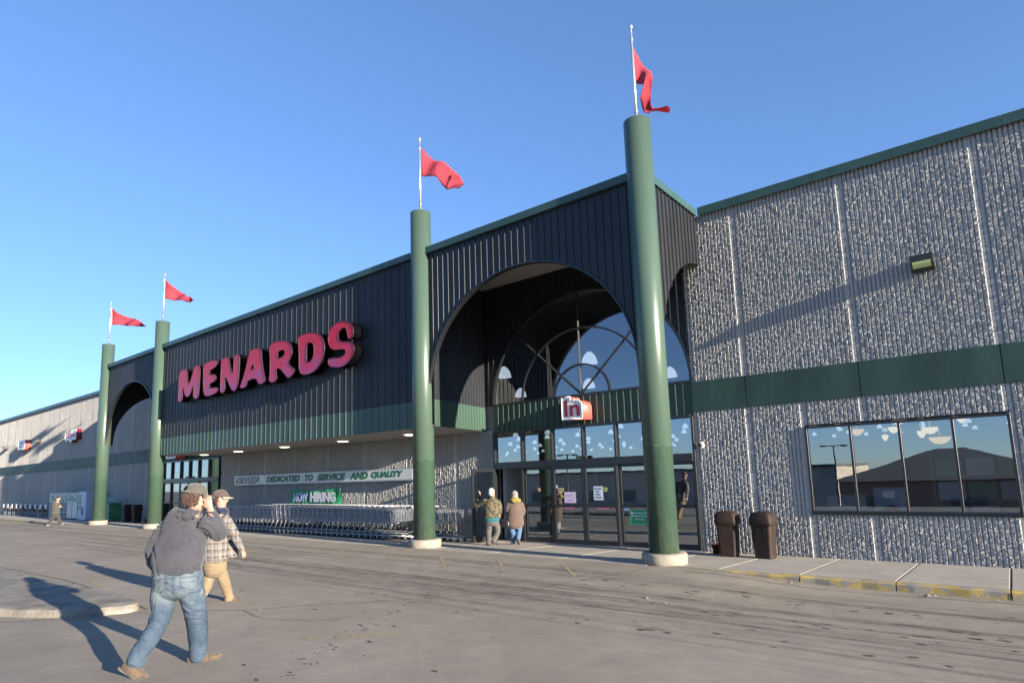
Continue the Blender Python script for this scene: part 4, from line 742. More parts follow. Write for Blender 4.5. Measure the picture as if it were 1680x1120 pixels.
# entrance sign, boxed letters
def box_sign(name, lab, text, xl, zl, w, h, fit, outline, depth=.42, tm=DKRED, side=REDS):
    t_ = thing(name, lab, 'sign', (xl, -.05, zl))
    me = prism_xz([outline], -depth, 0); me.materials.append(WHITE); me.materials.append(side); bx_ = link('box', me, t_)
    rim = MB(); o_ = outline
    for i in range(len(o_)):
        a, c = o_[i], o_[(i + 1) % len(o_)]; rim.tube([(a[0], -depth - .004, a[1]), (c[0], -depth - .004, c[1])], .014, 6)
    rim.build('rim', WHITE, t_)
    text_mesh('lettering', text, .5, tm, t_, (fit[0], -depth - .006, fit[1]), fit=(fit[2], fit[3]), bold=.012, depth=.004)
    return t_
io_ = [(0, 0), (.6, 0), (.6, .33), (.57, .4), (.5, .46), (.42, .48), (.26, .46), (.26, .57), (0, .57)]
box_sign('entrance_sign', 'white and red boxed In sign above the near entrance doors', 'In', -3.27, 3.14, .6, .57, (.07, .07, .46, .42), io_, .46)
oo_ = [(0, .05), (.05, 0), (1.0, 0), (1.06, .06), (1.06, .46), (.85, .46), (.85, .56), (.7, .56), (.62, .5), (.05, .52), (0, .46)]
box_sign('exit_sign', 'white and red boxed Out sign half hidden above the far entrance', 'Out', -26.6, 3.12, 1, .57, (.08, .07, .86, .4), oo_, .46)
co_ = [(0, .1), (0, .52), (.1, .6), (.45, .6), (.5, .54), (1.2, .56), (1.2, .7), (1.5, .7), (1.5, .6), (1.95, .72), (2.1, .72), (2.1, .05), (1.3, .05), (1.25, -.1), (.95, -.1), (.9, .05), (.1, .02)]
box_sign('department_sign', 'white and red boxed sign Carpet high on the far left wall beside the leftmost column', 'Carpet', -42.6, 4.9, 2, .6, (.12, .1, 1.85, .5), co_, .3, mat('sign_dim_red', (.45, .12, .14), .5), mat('sign_red_side_shaded', (.14, .008, .016), .5))  # side red darkened to carry the canopy's shade
t2 = box_sign('box_sign', 'small square white sign with red side on the far left wall', '==', -53.3, 4.9, 1.4, .7, (.3, .12, .8, .45), [(0, 0), (1.7, 0), (1.7, .68), (0, .68)], .36, mat('sign_grey_print', (.25, .28, .4), .5))

# service sign
t_ = thing('service_sign', 'long white wall sign with green slanted slogan under the canopy', 'sign', (-20.45, -.05, 1.74))
b = MB(); b.box(0, 11.3, -.16, 0, 0, .40)
WSIGN = mat('sign_white_face', (.55, .57, .56), .5, col2=(.66, .67, .65), scale=1.5)
bb = b.build('cabinet', mat('sign_alu_frame', (.38, .38, .4), .4, .5), t_); MB().box(.06, 11.24, -.166, -.161, .04, .36).build('face', WSIGN, t_)
text_mesh('lettering', 'MENARDS', .3, mat('sign_black', (.02, .02, .02), .5), t_, (.12, -.170, .065), fit=(1.95, .28), bold=.03, depth=.002)
text_mesh('lettering', 'MENARDS', .3, WHITE, t_, (.14, -.178, .095), fit=(1.88, .215), bold=.0, depth=.002)
for s_, x0, x1 in (('DEDICATED', -17.85, -15.45), ('TO', -15.15, -14.6), ('SERVICE', -14.35, -12.65), ('AND', -12.42, -11.4), ('QUALITY', -11.25, -9.62)):
    text_mesh('lettering', s_, .3, LETG, t_, (x0 + 20.45, -.169, .085), fit=(x1 - x0, .245), bold=.022, shear=.22, depth=.002)
# hiring banner
BAN = mat('green_banner_cloth', (.02, .24, .10), .6, col2=(.03, .30, .13), scale=2)
t_ = thing('hiring_banner', 'green cloth banner NOW HIRING hung on the ribbed wall above the carts', 'banner', (-16.25, -.09, .86))
vs = []
for i in range(25):
    for j in range(9):
        x = 3.2 * i / 24; z = .66 * j / 8 + .0; vs.append((x, -.03 - .025 * math.sin(x * 7 + j * .5) - .02 * math.sin(x * 17), z - .04 * math.sin(PI * i / 24) * (j / 8) + .015 * math.sin(x * 3)))
MB().add(vs, [(i * 9 + j, (i + 1) * 9 + j, (i + 1) * 9 + j + 1, i * 9 + j + 1) for i in range(24) for j in range(8)], 0, True).build('cloth', BAN, t_)
text_mesh('lettering', 'NOW', .4, mat('banner_pale_blue', (.4, .45, .68), .6), t_, (.3, -.085, .19), fit=(.95, .37), bold=.022, depth=.002)
text_mesh('lettering', 'HIRING', .4, mat('banner_white', (.62, .62, .68), .6), t_, (1.4, -.085, .19), fit=(1.55, .37), bold=.022, depth=.002)
for i in range(15): pass
text_mesh('lettering', 'MENARDS.COM', .1, WHITE, t_, (1.0, -.085, .07), fit=(1.3, .06), bold=.002, depth=.001)
for x in (0.02, 3.18):
    for z in (.02, .64): MB().tube([(x, .02, z), (x, -.05, z)], .012, 6).build('grommet', CHROME, t_)

# notices on the doors
def notice(name, lab, x, z, w, h, m_, lines=(), tm=DKRED, y=-.075):
    t_ = thing(name, lab, 'notice', (x, y, z)); MB().box(0, w, -.003, 0, 0, h).build('paper', m_, t_)
    for s_, lx_, lz, lw, lh in lines: text_mesh('lettering', s_, .1, tm, t_, (lx_, -.0045, lz), fit=(lw, lh), bold=.001, depth=.0005)
    return t_
notice('paper_notice', 'white printed notice on the right sliding door pane', -2.72, 1.12, .26, .34, mat('paper_blue_white', (.6, .66, .72), .6), (('PLEASE', .03, .26, .2, .04), ('USE', .06, .19, .1, .04), ('SIDE', .06, .12, .13, .04), ('DOORS', .04, .045, .18, .04)), mat('print_black', (.03, .03, .04), .6))
notice('paper_notice', 'pinkish handwritten notice on the left sliding door pane', -3.60, 1.05, .34, .28, mat('paper_pink', (.6, .5, .62), .6), (('~~~~', .05, .17, .22, .03), ('~~~', .09, .05, .16, .03)), mat('print_violet', (.3, .22, .4), .6))
notice('green_notice', 'green pick up notice on the fixed pane behind the rightmost column', -1.78, .53, .5, .36, mat('notice_green', (.02, .28, .11), .5), (('MENARDS.COM', .04, .27, .42, .035), ('& Special Order', .05, .19, .4, .05), ('Pick Up', .14, .11, .22, .05), ('------', .1, .03, .3, .01)), WHITE, -.02)
notice('badge_decal', 'small white shield decal above the green notice on the glass', -1.93, .88, .12, .09, mat('decal_blue', (.25, .35, .6), .5), (), WHITE, -.02)
for i, (x, z) in enumerate(((-3.67, 1.38), (-2.38, 1.38))):
    t_ = thing('round_decal', ('round yellow decal on the left sliding door', 'round yellow decal on the right sliding door')[i], 'decal', (x, -.075, z), group='round yellow decals on the sliding doors')
    me = prism_xz([[(.055 * math.cos(a), .055 * math.sin(a)) for a in [2 * PI * q / 16 for q in range(16)]]], -.003, 0); me.materials.append(mat('decal_yellow', (.5, .5, .12), .5)); me.materials.append(MATS['decal_yellow']); link('disc', me, t_)
    MB().box(-.035, .035, -.005, -.0035, -.012, .012).build('print', mat('print_black2', (.05, .05, .03), .6), t_)
notice('red_strip_decal', 'thin red strip decal on the rail of the left sliding door', -3.6, .9, .32, .035, mat('decal_red', (.45, .12, .2), .5), (), WHITE, -.095)
notice('red_strip_decal', 'thin red strip decal on the rail of the right sliding door', -2.62, .9, .34, .035, MATS['decal_red'], (), WHITE, -.095)

# wall lamps and cameras
def wall_lamp(x, z, lab, sc=1.0):
    t_ = thing('wall_light', lab, 'wall light', (x, -.04, z), group='wedge wall lights on the ribbed wall')
    b = MB(); w = .18; b.add([(-w, 0, -.15), (w, 0, -.15), (w, 0, .13), (-w, 0, .13), (-w, -.40, -.09), (w, -.40, -.09), (w, -.30, .12), (-w, -.30, .12)],
        [(0, 1, 5, 4), (1, 2, 6, 5), (2, 3, 7, 6), (3, 0, 4, 7), (4, 5, 6, 7), (0, 3, 2, 1)])
    o = b.build('housing', mat('lamp_bronze', (.02, .019, .018), .4), t_); add_bevel(o, .012, 2)
    MB().add([(-.14, -.412, -.088), (.14, -.412, -.088), (.14, -.392, -.035), (-.14, -.392, -.035), (-.14, -.28, -.13), (.14, -.28, -.13)], [(0, 1, 2, 3), (4, 5, 1, 0)]).build('lens', mat('lamp_lens_green', (.16, .2, .08), .15, emit=(.5, .6, .3), estr=.08), t_)
    return t_
wall_lamp(4.57, 5.42, 'dark wedge wall light with pale lens high above the shop window')
for x, lab in ((-49.2, 'wall light between the two red and white signs on the far wall'), (-58.0, 'farthest wall light at the left edge of the far wall')): wall_lamp(x, 5.36, lab)
def dome_cam(x, z, y, lab):
    t_ = thing('security_camera', lab, 'camera', (x, y, z)); MB().lathe([(.07, 0), (.07, .05), (.06, .06)], 20).build('mount', WHITE, t_)
    for c in t_.children: c.rotation_euler = (PI / 2, 0, 0)
    o = MB().lathe([(.055, .06), (.05, .09), (.03, .11), (.005, .115)], 20).build('dome', BLKM, t_); o.rotation_euler = (PI / 2, 0, 0)
dome_cam(.11, 2.33, -.05, 'white round camera on the wall right of the near entrance')
dome_cam(-21.7, 2.3, -.05, 'white round camera on the wall right of the far entrance')
WIREM = mat('cart_wire', (.36, .37, .39), .4, .35, col2=(.48, .49, .51), scale=20)
# ------------------------------------------------------------------ bins and bucket
def rr(w, d, r, z, n=5):
    pts = []
    for cx_, cy_, a0 in ((w / 2 - r, d / 2 - r, 0), (-w / 2 + r, d / 2 - r, PI / 2), (-w / 2 + r, -d / 2 + r, PI), (w / 2 - r, -d / 2 + r, 3 * PI / 2)):
        for q in range(n): a = a0 + PI / 2 * q / (n - 1); pts.append((cx_ + r * math.cos(a), cy_ + r * math.sin(a), z))
    return pts
def loft(rings, cap0=True, cap1=True, smooth=True):
    b = MB(); n = len(rings[0]); fs = [(i * n + k, i * n + (k + 1) % n, (i + 1) * n + (k + 1) % n, (i + 1) * n + k) for i in range(len(rings) - 1) for k in range(n)]
    if cap0: fs.append(tuple(range(n - 1, -1, -1)))
    if cap1: fs.append(tuple((len(rings) - 1) * n + k for k in range(n)))
    return b.add([p for r in rings for p in r], fs, 0, smooth)
def bin_(x, y, lab, grp, rz=0, sc=1.0, flap=None):
    t_ = thing('trash_bin', lab, 'trash bin', (x, y, walk_z(y)), rz, grp); t_.scale = (sc, sc, sc)
    o = loft([rr(.30, .32, .04, 0), rr(.32, .34, .045, .02), rr(.385, .395, .05, .64)]).build('bin_body', BROWN, t_)
    for v in o.data.polygons: v.use_smooth = False
    rb = MB()
    for s_ in (-1, 1):
        for q in (-.07, .07): rb.add([(q - .012, s_ * .168, .02), (q + .012, s_ * .168, .02), (q + .012, s_ * .2, .63), (q - .012, s_ * .2, .63), (q - .012, s_ * .15, .02), (q + .012, s_ * .15, .02), (q + .012, s_ * .18, .63), (q - .012, s_ * .18, .63)], [(0, 1, 2, 3), (4, 7, 6, 5), (0, 3, 7, 4), (1, 5, 6, 2)])
    rb.build('rib', BROWN, t_)
    o = loft([rr(.40, .41, .05, .63), rr(.44, .45, .06, .645), rr(.43, .44, .07, .74), rr(.40, .41, .08, .85), rr(.35, .37, .09, .885), rr(.2, .25, .08, .9)]).build('hood', BROWN, t_)
    FL = BROWN if flap is None else flap
    loft([rr(.26, .006, .002, .67), rr(.24, .006, .002, .79)]).build('flap', FL, t_, (0, -.222, 0)).rotation_euler = (-.1, 0, 0)
    return t_
g_ = 'brown trash bins with hooded lids'
bin_(.80, -.72, 'left of the two brown hooded trash bins right of the near entrance', g_, .1)
bin_(1.51, -.72, 'right of the two brown hooded trash bins right of the near entrance', g_, -.05)
FB = mat('bin_flap_grey', (.25, .28, .36), .4)
bin_(-30.4, -.75, 'left of the two dark bins between the two left columns', g_, 0, 1.0, FB); bin_(-29.2, -.75, 'right of the two dark bins between the two left columns', g_, 0, 1.0, FB)
def bucket(x, y, lab):
    t_ = thing('bucket', lab, 'bucket', (x, y, walk_z(y)), group='red buckets by the entrances')
    MB().lathe([(.09, 0), (.11, .19), (.12, .192), (.12, .205), (.105, .206), (.10, .17), (.02, .165)], 20).build('pail', BUCK, t_)
    return t_
bucket(.42, -.38, 'small dark red bucket beside the near entrance door frame'); bucket(-27.9, -.75, 'small red bucket behind the second column from the left')

# ------------------------------------------------------------------ shopping carts
ORD = 'first second third fourth fifth sixth seventh eighth ninth tenth eleventh twelfth thirteenth fourteenth fifteenth sixteenth seventeenth eighteenth nineteenth'.split()
TENS = {2: 'twent', 3: 'thirt', 4: 'fort'}
def ordw(n):
    if n < 20: return ORD[n - 1]
    t_, u = divmod(n, 10); return TENS[t_] + ('ieth' if u == 0 else 'y-' + ORD[u - 1])
def make_cart():
    t_ = thing('shopping_cart', 'x', 'shopping cart', (0, 0, 0), group='nested steel shopping carts')
    W_ = .25
    def zb(x): return .48 + .12 * max(0, x) / .95
    def zt(x): return .90 - .04 * max(0, x) / .95
    def wy(x): return W_ - .05 * max(0, x) / .95
    b = MB()
    for s_ in (-1, 1):
        for k in range(6):
            f_ = k / 5; r_ = .008 if k in (0, 5) else .0042
            b.tube([(-.02 * (1 - f_) - .07 * f_ + 0, s_ * W_, zb(0) + (zt(0) - zb(0)) * f_), (.95, s_ * wy(.95), zb(.95) + (zt(.95) - zb(.95)) * f_)], r_, 3, caps=False)
        for k in range(15):
            x = .95 * (k + .5) / 15; b.tube([(x - .0, s_ * wy(x), zb(x)), (x, s_ * wy(x), zt(x))], .0036, 3, caps=False)
        b.tube([(-.02, s_ * W_, zb(0)), (-.07, s_ * W_, zt(0) + .01)], .012, 5)
    for k in range(6):
        f_ = k / 5; z = zb(.95) + (zt(.95) - zb(.95)) * f_; b.tube([(.95, -wy(.95), z), (.95, wy(.95), z)], .0045 if k in (0, 5) else .003, 3, caps=False)
    for k in range(6):
        y = -wy(.95) + 2 * wy(.95) * k / 5; b.tube([(.95, y, zb(.95)), (.95, y, zt(.95))], .003, 3, caps=False); b.tube([(0, y * 1.2, zb(0)), (.95, y, zb(.95))], .003, 3, caps=False)
    for k in range(4): x = .1 + .27 * k; b.tube([(x, -wy(x), zb(x)), (x, wy(x), zb(x))], .003, 3, caps=False)
    b.build('basket', WIREM, t_)
    b = MB()
    for s_ in (-1, 1):
        b.tube([(-.07, s_ * .25, .91), (-.10, s_ * .25, .955)], .009, 5)
        b.tube([(.02, s_ * .235, .47), (-.02, s_ * .24, .40), (-.14, s_ * .25, .15), (-.12, s_ * .25, .125), (.78, s_ * .15, .125)], .017, 6)
        b.tube([(.30, s_ * .22, .5), (.02, s_ * .235, .46)], .01, 5)
        b.tube([(-.10, s_ * .25, .2), (.1, s_ * .22, .22), (.6, s_ * .16, .2)], .005, 4)
    sp_ = MB(); sp_.add([(.0, -.2, .6), (.0, .2, .6), (-.05, .21, .88), (-.05, -.21, .88), (.02, -.2, .6), (.02, .2, .6), (-.03, .21, .88), (-.03, -.21, .88)], [(0, 3, 2, 1), (4, 5, 6, 7), (0, 1, 5, 4), (2, 3, 7, 6), (0, 4, 7, 3), (1, 2, 6, 5)])
    sp_.build('seat_shade_flap', mat('cart_shade_plastic', (.05, .055, .065), .5), t_)  # seat flap made solid and dark so the nested row blocks the sun
    MB().add([(-.06, -.21, .19), (-.06, .21, .19), (.6, .14, .26), (.6, -.14, .26), (-.06, -.21, .165), (-.06, .21, .165), (.6, .14, .235), (.6, -.14, .235)], [(0, 1, 2, 3), (7, 6, 5, 4), (0, 4, 5, 1), (1, 5, 6, 2), (2, 6, 7, 3), (3, 7, 4, 0)]).build('lower_shade_tray', MATS['cart_shade_plastic'], t_)  # solid dark tray, added to block low sun and deepen shade below baskets
    b.tube([(.78, -.15, .125), (.78, .15, .125)], .0125, 6)
    for k in range(5): y = -.18 + .09 * k; b.tube([(-.08, y * 1.2, .2), (.6, y * .8, .2)], .004, 3, caps=False)
    b.build('frame', mat('cart_frame', (.55, .56, .58), .35, .35), t_)
    MB().tube([(-.10, -.26, .955), (-.10, .26, .955)], .015, 8).build('handle', mat('cart_handle', (.3, .31, .33), .5), t_)
    wm = MB().tube([(0, -.014, 0), (0, .014, 0)], .055, 14).build('w', mat('caster_rubber', (.03, .03, .032), .6), None, mesh_only=True); wm.name = 'wheel'
    fm = MB().box(-.015, .015, -.022, .022, .0, .075).build('f', MATS['cart_frame'], None, mesh_only=True)
    for x, y in ((-.1, .24), (-.1, -.24), (.75, .15), (.75, -.15)):
        w = link('wheel', wm, t_, (x, y, .055)); link('fork', fm, w)
    return t_
cart = make_cart(); cy = -1.36; first = True; N = 42
for i in range(N):
    x = -8.58 - .276 * i; lab = ''
    if i == 0: lab = 'rightmost shopping cart of the long nested row, its basket side fully seen'
    elif i == N - 1: lab = 'leftmost shopping cart of the long nested row, behind the man in plaid'
    else:
        lab = '%s cart from the right end of the nested row under the green banner' % ordw(i + 1)
    z = walk_z(cy)
    if i == 0: cart.location = (x, cy, z); cart['label'] = lab
    else: copy_tree(cart, (x, cy + random.gauss(0, .006), z), lab)
for i in range(45):
    lab = 'loose shopping cart sticking out right of the column beside the entrance' if i == 0 else '%s cart from the right in the second nested row, against the wall' % ordw(i + 1)
    c_ = copy_tree(cart, (-7.25 - .276 * i - .0, -.72 - (.2 if i < 4 else 0), walk_z(-.8)), lab); c_['group'] = 'second row of carts against the wall'

# ------------------------------------------------------------------ lockers, vending and row of goods at the far left
LOCK = mat('locker_steel', (.36, .38, .40), .45, .35, col2=(.46, .48, .50), scale=1.5)
LGR = mat('locker_green_print', (.05, .24, .12), .6, col2=(.45, .5, .45), scale=5, lo=.45, hi=.55)
MESH_ = mat('cage_mesh', (.10, .12, .15), .6, col2=(.16, .18, .22), scale=18)
def locker(x, w, lab, lower):
    t_ = thing('tank_locker', lab, 'steel locker', (x, -.75, walk_z(-.75)), group='steel lockers against the far wall')
    o = MB().rbox(0, w, -.35, .35, .08, 1.5, .02).build('cabinet', LOCK, t_); nn = int(round(w / .85))
    for i in range(nn):
        a = w * i / nn + .04; c = w * (i + 1) / nn - .04
        MB().box(a, c, -.375, -.352, 1.05, 1.42).build('door', LGR, t_)
        if lower:
            for z0 in (.14, .44, .74): MB().box(a, c, -.375, -.352, z0, z0 + .26).build('door', MESH_, t_)
        else: MB().box(a, c, -.375, -.352, .14, 1.02).build('door', LOCK, t_)
    MB().box(-.02, w + .02, -.38, .36, 1.5, 1.56).build('top', LOCK, t_)
    for xx in (.08, w - .08): MB().box(xx - .05, xx + .05, -.3, .3, 0, .08).build('foot', BLKM, t_)
locker(-42.1, 3.35, 'wide grey steel locker with green prints and caged doors behind the far walker', True)
locker(-38.65, 1.85, 'grey steel locker with plain lower doors and green prints beside the vending machine', False)
t_ = thing('vending_machine', 'pale blue grey vending machine left of the leftmost column', 'vending machine', (-36.5, -.8, walk_z(-.8)))
MB().rbox(0, 1.3, -.4, .4, .05, 1.62, .03).build('cabinet', mat('vending_blue_grey', (.38, .43, .52), .45), t_); MB().box(.12, .5, -.415, -.401, .55, 1.45).build('window', LGR, t_); MB().box(.65, .95, -.415, -.401, .3, .75).build('door', MESH_, t_)
MB().box(.05, 1.25, -.35, .35, 0, .05).build('foot', BLKM, t_)
t_ = thing('propane_rack', 'green and white printed rack just right of the leftmost column', 'rack', (-33.1, -.8, walk_z(-.8)))
MB().rbox(.45, 1.15, -.3, .3, .03, .98, .02).build('cabinet', mat('rack_green', (.02, .11, .045), .5, col2=(.05, .2, .08), scale=6, lo=.45, hi=.55), t_)
MB().rbox(0, .42, -.3, .3, .03, 1.3, .02).build('panel', mat('rack_white', (.45, .55, .6), .5, col2=(.1, .35, .3), scale=4, lo=.45, hi=.6), t_)
GRY = mat('goods_grey', (.12, .13, .15), .5, col2=(.2, .21, .23), scale=4)
PALE = mat('goods_pale', (.5, .53, .56), .5)
for i in range(10):
    x = -53.4 + 1.14 * i
    t_ = thing('display_grill', 'small dark grill with pale price card, %s from the left in the far row' % ordw(i + 1), 'grill', (x, -.7, walk_z(-.7)), group='row of small grills against the far left wall')
    b = MB()
    for sx_ in (-.18, .18):
        for sy_ in (-.18, .18): b.tube([(sx_ * 1.3, sy_, 0), (sx_, sy_, .5)], .02, 5)
    b.build('legs', GRY, t_)
    MB().lathe([(.05, .36), (.24, .44), (.3, .56), (.29, .6), (.2, .7), (.05, .74)], 14).build('bowl', GRY if i % 2 else mat('goods_brown', (.08, .05, .04), .5), t_)
    MB().box(-.17, .17, -.33, -.31, .58, .86).build('price_card', PALE, t_)
    MB().box(-.3, -.2, -.15, .15, .5, .53).build('shelf', GRY, t_)

# ------------------------------------------------------------------ inside the store: dome lamps, pendants, shelves
DOME = mat('lamp_dome_prismatic', (.6, .63, .66), .3, emit=(.7, .82, 1.0), estr=.24)
DOMEB = mat('lamp_dome_bottom', (.9, .9, .85), .4, emit=(1.0, .97, .88), estr=1.0)
dm = MB().lathe([(.06, .40), (.09, .38), (.17, .30), (.235, .17), (.265, .04), (.28, .0)], 20).build('dome', DOME, None, mesh_only=True)
db = MB().lathe([(.02, .0), (.25, .005)], 20).build('lens', DOMEB, None, mesh_only=True)
rodm = MB().tube([(0, 0, .4), (0, 0, 1.9)], .012, 5).build('rod', BLKM, None, mesh_only=True)
li = 0; cnt = {}
ROWS = [4, 9, 14, 20, 26, 32, 38, 45, 52, 60, 68, 76]
spots = [(x, y) for y in ROWS for x in [-68 + 3.7 * q + .6 * (ROWS.index(y) % 2) for q in range(22)]]
def seen(x, y):      # only lamps that show through some opening
    for (a, c, z0, z1) in ((EL, ER, 2.1, 6.5), (WX0, WX1, WZ0, WZ1), (M_(ER), M_(EL), 2.1, 3.0)):
        t_ = (0 - CAM.y) / (y - CAM.y); xx = CAM.x + (x - CAM.x) * t_; zz = CAM.z + (5.6 - CAM.z) * t_
        if a - .1 < xx < c + .1 and z0 - .2 < zz < z1 + .2: return (a, c)
    return None
for x, y in spots:
    s_ = seen(x, y)
    if not s_: continue
    where = {EL: 'near entrance', WX0: 'right shop window'}.get(s_[0], 'far entrance'); li += 1
    cnt[(s_[0], y)] = cnt.get((s_[0], y), 0) + 1; depthw = 'close behind the glass' if y < 8 else ('deep inside' if y > 20 else 'in the middle of the hall')
    t_ = thing('high_bay_lamp', '%s dome lamp from the left in the %s row behind the %s' % (ordw(cnt[(s_[0], y)]), ordw(ROWS.index(y) + 1), where), 'ceiling lamp', (x, y, 5.4), group='dome lamps hanging inside the store')
    link('dome', dm, t_); link('lens', db, t_); link('rod', rodm, t_)
WARM = mat('pendant_glass_warm', (.8, .65, .4), .3, emit=(1.0, .62, .22), estr=.26)
WARM2 = mat('pendant_glass_pale', (.8, .75, .65), .3, emit=(1.0, .76, .46), estr=.32)
pend = [(2.05, 3.2, 3.15, .34, 0), (2.7, 3.8, 3.0, .3, 1), (3.9, 3.4, 3.05, .32, 1), (2.6, 3.6, 2.62, .26, 0), (1.2, 3.3, 3.2, .18, 1), (3.3, 4.2, 2.65, .2, 1), (4.1, 3.4, 2.55, .27, 1), (4.3, 2.8, 2.30, .33, 0), (3.6, 2.5, 2.75, .2, 1), (4.7, 3.3, 2.75, .16, 1), (2.2, 4.2, 3.3, .2, 1), (1.7, 5, 3.3, .16, 1), (2.9, 3.0, 2.9, .15, 1), (3.4, 3.6, 3.25, .3, 0), (1.5, 4.0, 2.9, .13, 1), (4.5, 3.0, 3.1, .2, 1), (3.0, 5.0, 2.5, .13, 1), (4.9, 3.8, 2.95, .24, 0), (3.8, 5.2, 3.0, .2, 1), (2.3, 3.0, 2.8, .12, 1), (4.0, 2.6, 2.45, .14, 1)]
pend = [(x, y, z, r_ * .62, k_) for x, y, z, r_, k_ in pend]; rank = {i: r + 1 for r, i in enumerate(sorted(range(len(pend)), key=lambda q: pend[q][0] - CAM.x))}
for i, (x, y, z, r_, k_) in enumerate(pend):
    t_ = thing('pendant_lamp', '%s glass pendant, %s from the left among the lit lamps in the shop window' % ('amber' if k_ == 0 else 'pale', ordw(rank[i])), 'pendant lamp', (x, y, z), group='lit pendant lamps in the shop window')
    MB().lathe([(.02, -.13), (r_ * .5, -.11), (r_ * .85, -.05), (r_, .02)], 18).build('bowl', WARM if k_ == 0 else WARM2, t_); MB().tube([(0, 0, .0), (0, 0, 1.2)], .01, 5).build('chain', CHROME, t_)
APP = mat('appliance_white', (.55, .6, .68), .35)
for i, (x, w, h, lab) in enumerate(((3.55, .75, 1.15, 'white appliance standing left of another behind the shop window'), (4.45, .6, 1.3, 'taller pale blue appliance carton behind the shop window'), (2.65, .8, 1.1, 'teal washing machine behind the second pane of the shop window'))):
    t_ = thing('appliance', lab, 'appliance', (x - 1.35, 1.6, -.02)); MB().rbox(0, w, 0, .6, 0, h, .02).build('cabinet', APP if i < 2 else mat('appliance_teal', (.1, .25, .25), .4), t_)
    o = MB().lathe([(.16, 0), (.18, .01), (.15, .02), (.12, .0)], 20).build('door', BLKM, t_, (w / 2, -.002, h * .6)); o.rotation_euler = (PI / 2, 0, 0)
t_ = thing('goods_shelf', 'shelf of green and white cartons behind the right pane of the shop window', 'shelf', (4.2, 1.2, -.02))
MB().box(0, 2.0, .55, .6, 0, 2.1).box(0, .04, 0, .6, 0, 2.1).box(2.0, 2.04, 0, .6, 0, 2.1).box(0, 2.04, 0, .6, 1.05, 1.09).box(0, 2.04, 0, .6, 1.5, 1.54).box(0, 2.04, 0, .6, .6, .64).build('rack', GRY, t_)
CG = mat('carton_green', (.05, .25, .1), .6); CW = mat('carton_white', (.5, .5, .52), .6)
for r_ in range(3):
    for q in range(4): MB().box(.08 + q * .48, .5 + q * .48, .05, .5, (.64, 1.09, 1.54)[r_], (.64, 1.09, 1.54)[r_] + .33).build('carton', CG if (q + r_) % 2 == 0 else CW, t_)
notice('window_notice', 'small white paper taped inside the second pane of the shop window', 3.5, 1.15, .19, .13, CW, (), WHITE, .03)
t_ = thing('wall_monitor', 'black monitor on the pale lobby wall seen through the open door', 'monitor', (-5.3, 3.18, 1.75)); MB().rbox(0, .55, -.06, 0, 0, .4, .01).build('screen', BLK, t_)
t_ = thing('lobby_board', 'dark notice board on the lobby wall seen through the open door', 'notice board', (-4.5, 3.18, 1.1)); MB().box(0, .45, -.03, 0, 0, .7).build('board', GRY, t_)
t_ = thing('lobby_counter', 'dark low counter in the lobby behind the entrance doors', 'counter', (-5.6, 2.2, -.02)); MB().rbox(0, 2.6, 0, .6, 0, .95, .02).build('body', BLKM, t_); MB().box(-.02, 2.62, -.03, .63, .95, .99).build('top', GRY, t_)

# ------------------------------------------------------------------ across the lot (behind the camera, seen in the glass)
def ext_building(name, lab, x0, x1, y0, y1, z0, z1, m_, roofm=None, peak=None):
    t_ = thing(name, lab, 'building', ((x0 + x1) / 2, y1, z0)); cx_, cy_ = (x0 + x1) / 2, y1
    MB().box(x0 - cx_, x1 - cx_, y0 - cy_, 0, 0, z1 - z0).build('wall', m_, t_)
    if peak:
        hw, hd = (x1 - x0) / 2 + .6, (y1 - y0) / 2 + .6; ym = (y0 - y1) / 2; zt_ = z1 - z0; pk = peak - z0
        MB().add([(-hw, ym - hd, zt_), (hw, ym - hd, zt_), (hw, ym + hd, zt_), (-hw, ym + hd, zt_), (-hw * .12, ym, pk), (hw * .12, ym, pk)], [(0, 1, 5, 4), (1, 2, 5), (2, 3, 4, 5), (3, 0, 4), (3, 2, 1, 0)]).build('roof', roofm, t_)
    else: MB().box(x0 - cx_ - .2, x1 - cx_ + .2, y0 - cy_ - .2, .2, z1 - z0, z1 - z0 + .35).build('roof', roofm, t_)
    for q in range(int((x1 - x0) / 6)): MB().box(x0 - cx_ + 2 + 6 * q, x0 - cx_ + 4.4 + 6 * q, .0, .04, .6, 2.4).build('window', mat('far_window', (.05, .06, .07), .2), t_)
    return t_
SH = mat('dark_shingle', (.08, .08, .075), .9, col2=(.12, .118, .11), scale=3)
ext_building('restaurant_building', 'dark hip roofed low building across the lot, mirrored in the shop window', -6.5, 9.5, -62, -48, -3.5, .3, mat('brown_brick_far', (.2, .14, .11), .9), SH, 3.0)
ext_building('warehouse', 'long tan warehouse across the lot, mirrored in the doors', -75, -12, -100, -75, -3.5, 1.6, mat('tan_siding', (.34, .3, .25), .9, col2=(.42, .37, .31), scale=.5), SH)
ext_building('warehouse', 'dark long building right of the hip roofed one across the lot', 12, 60, -75, -55, -3.5, 2.0, mat('dark_siding', (.15, .14, .13), .9), SH)
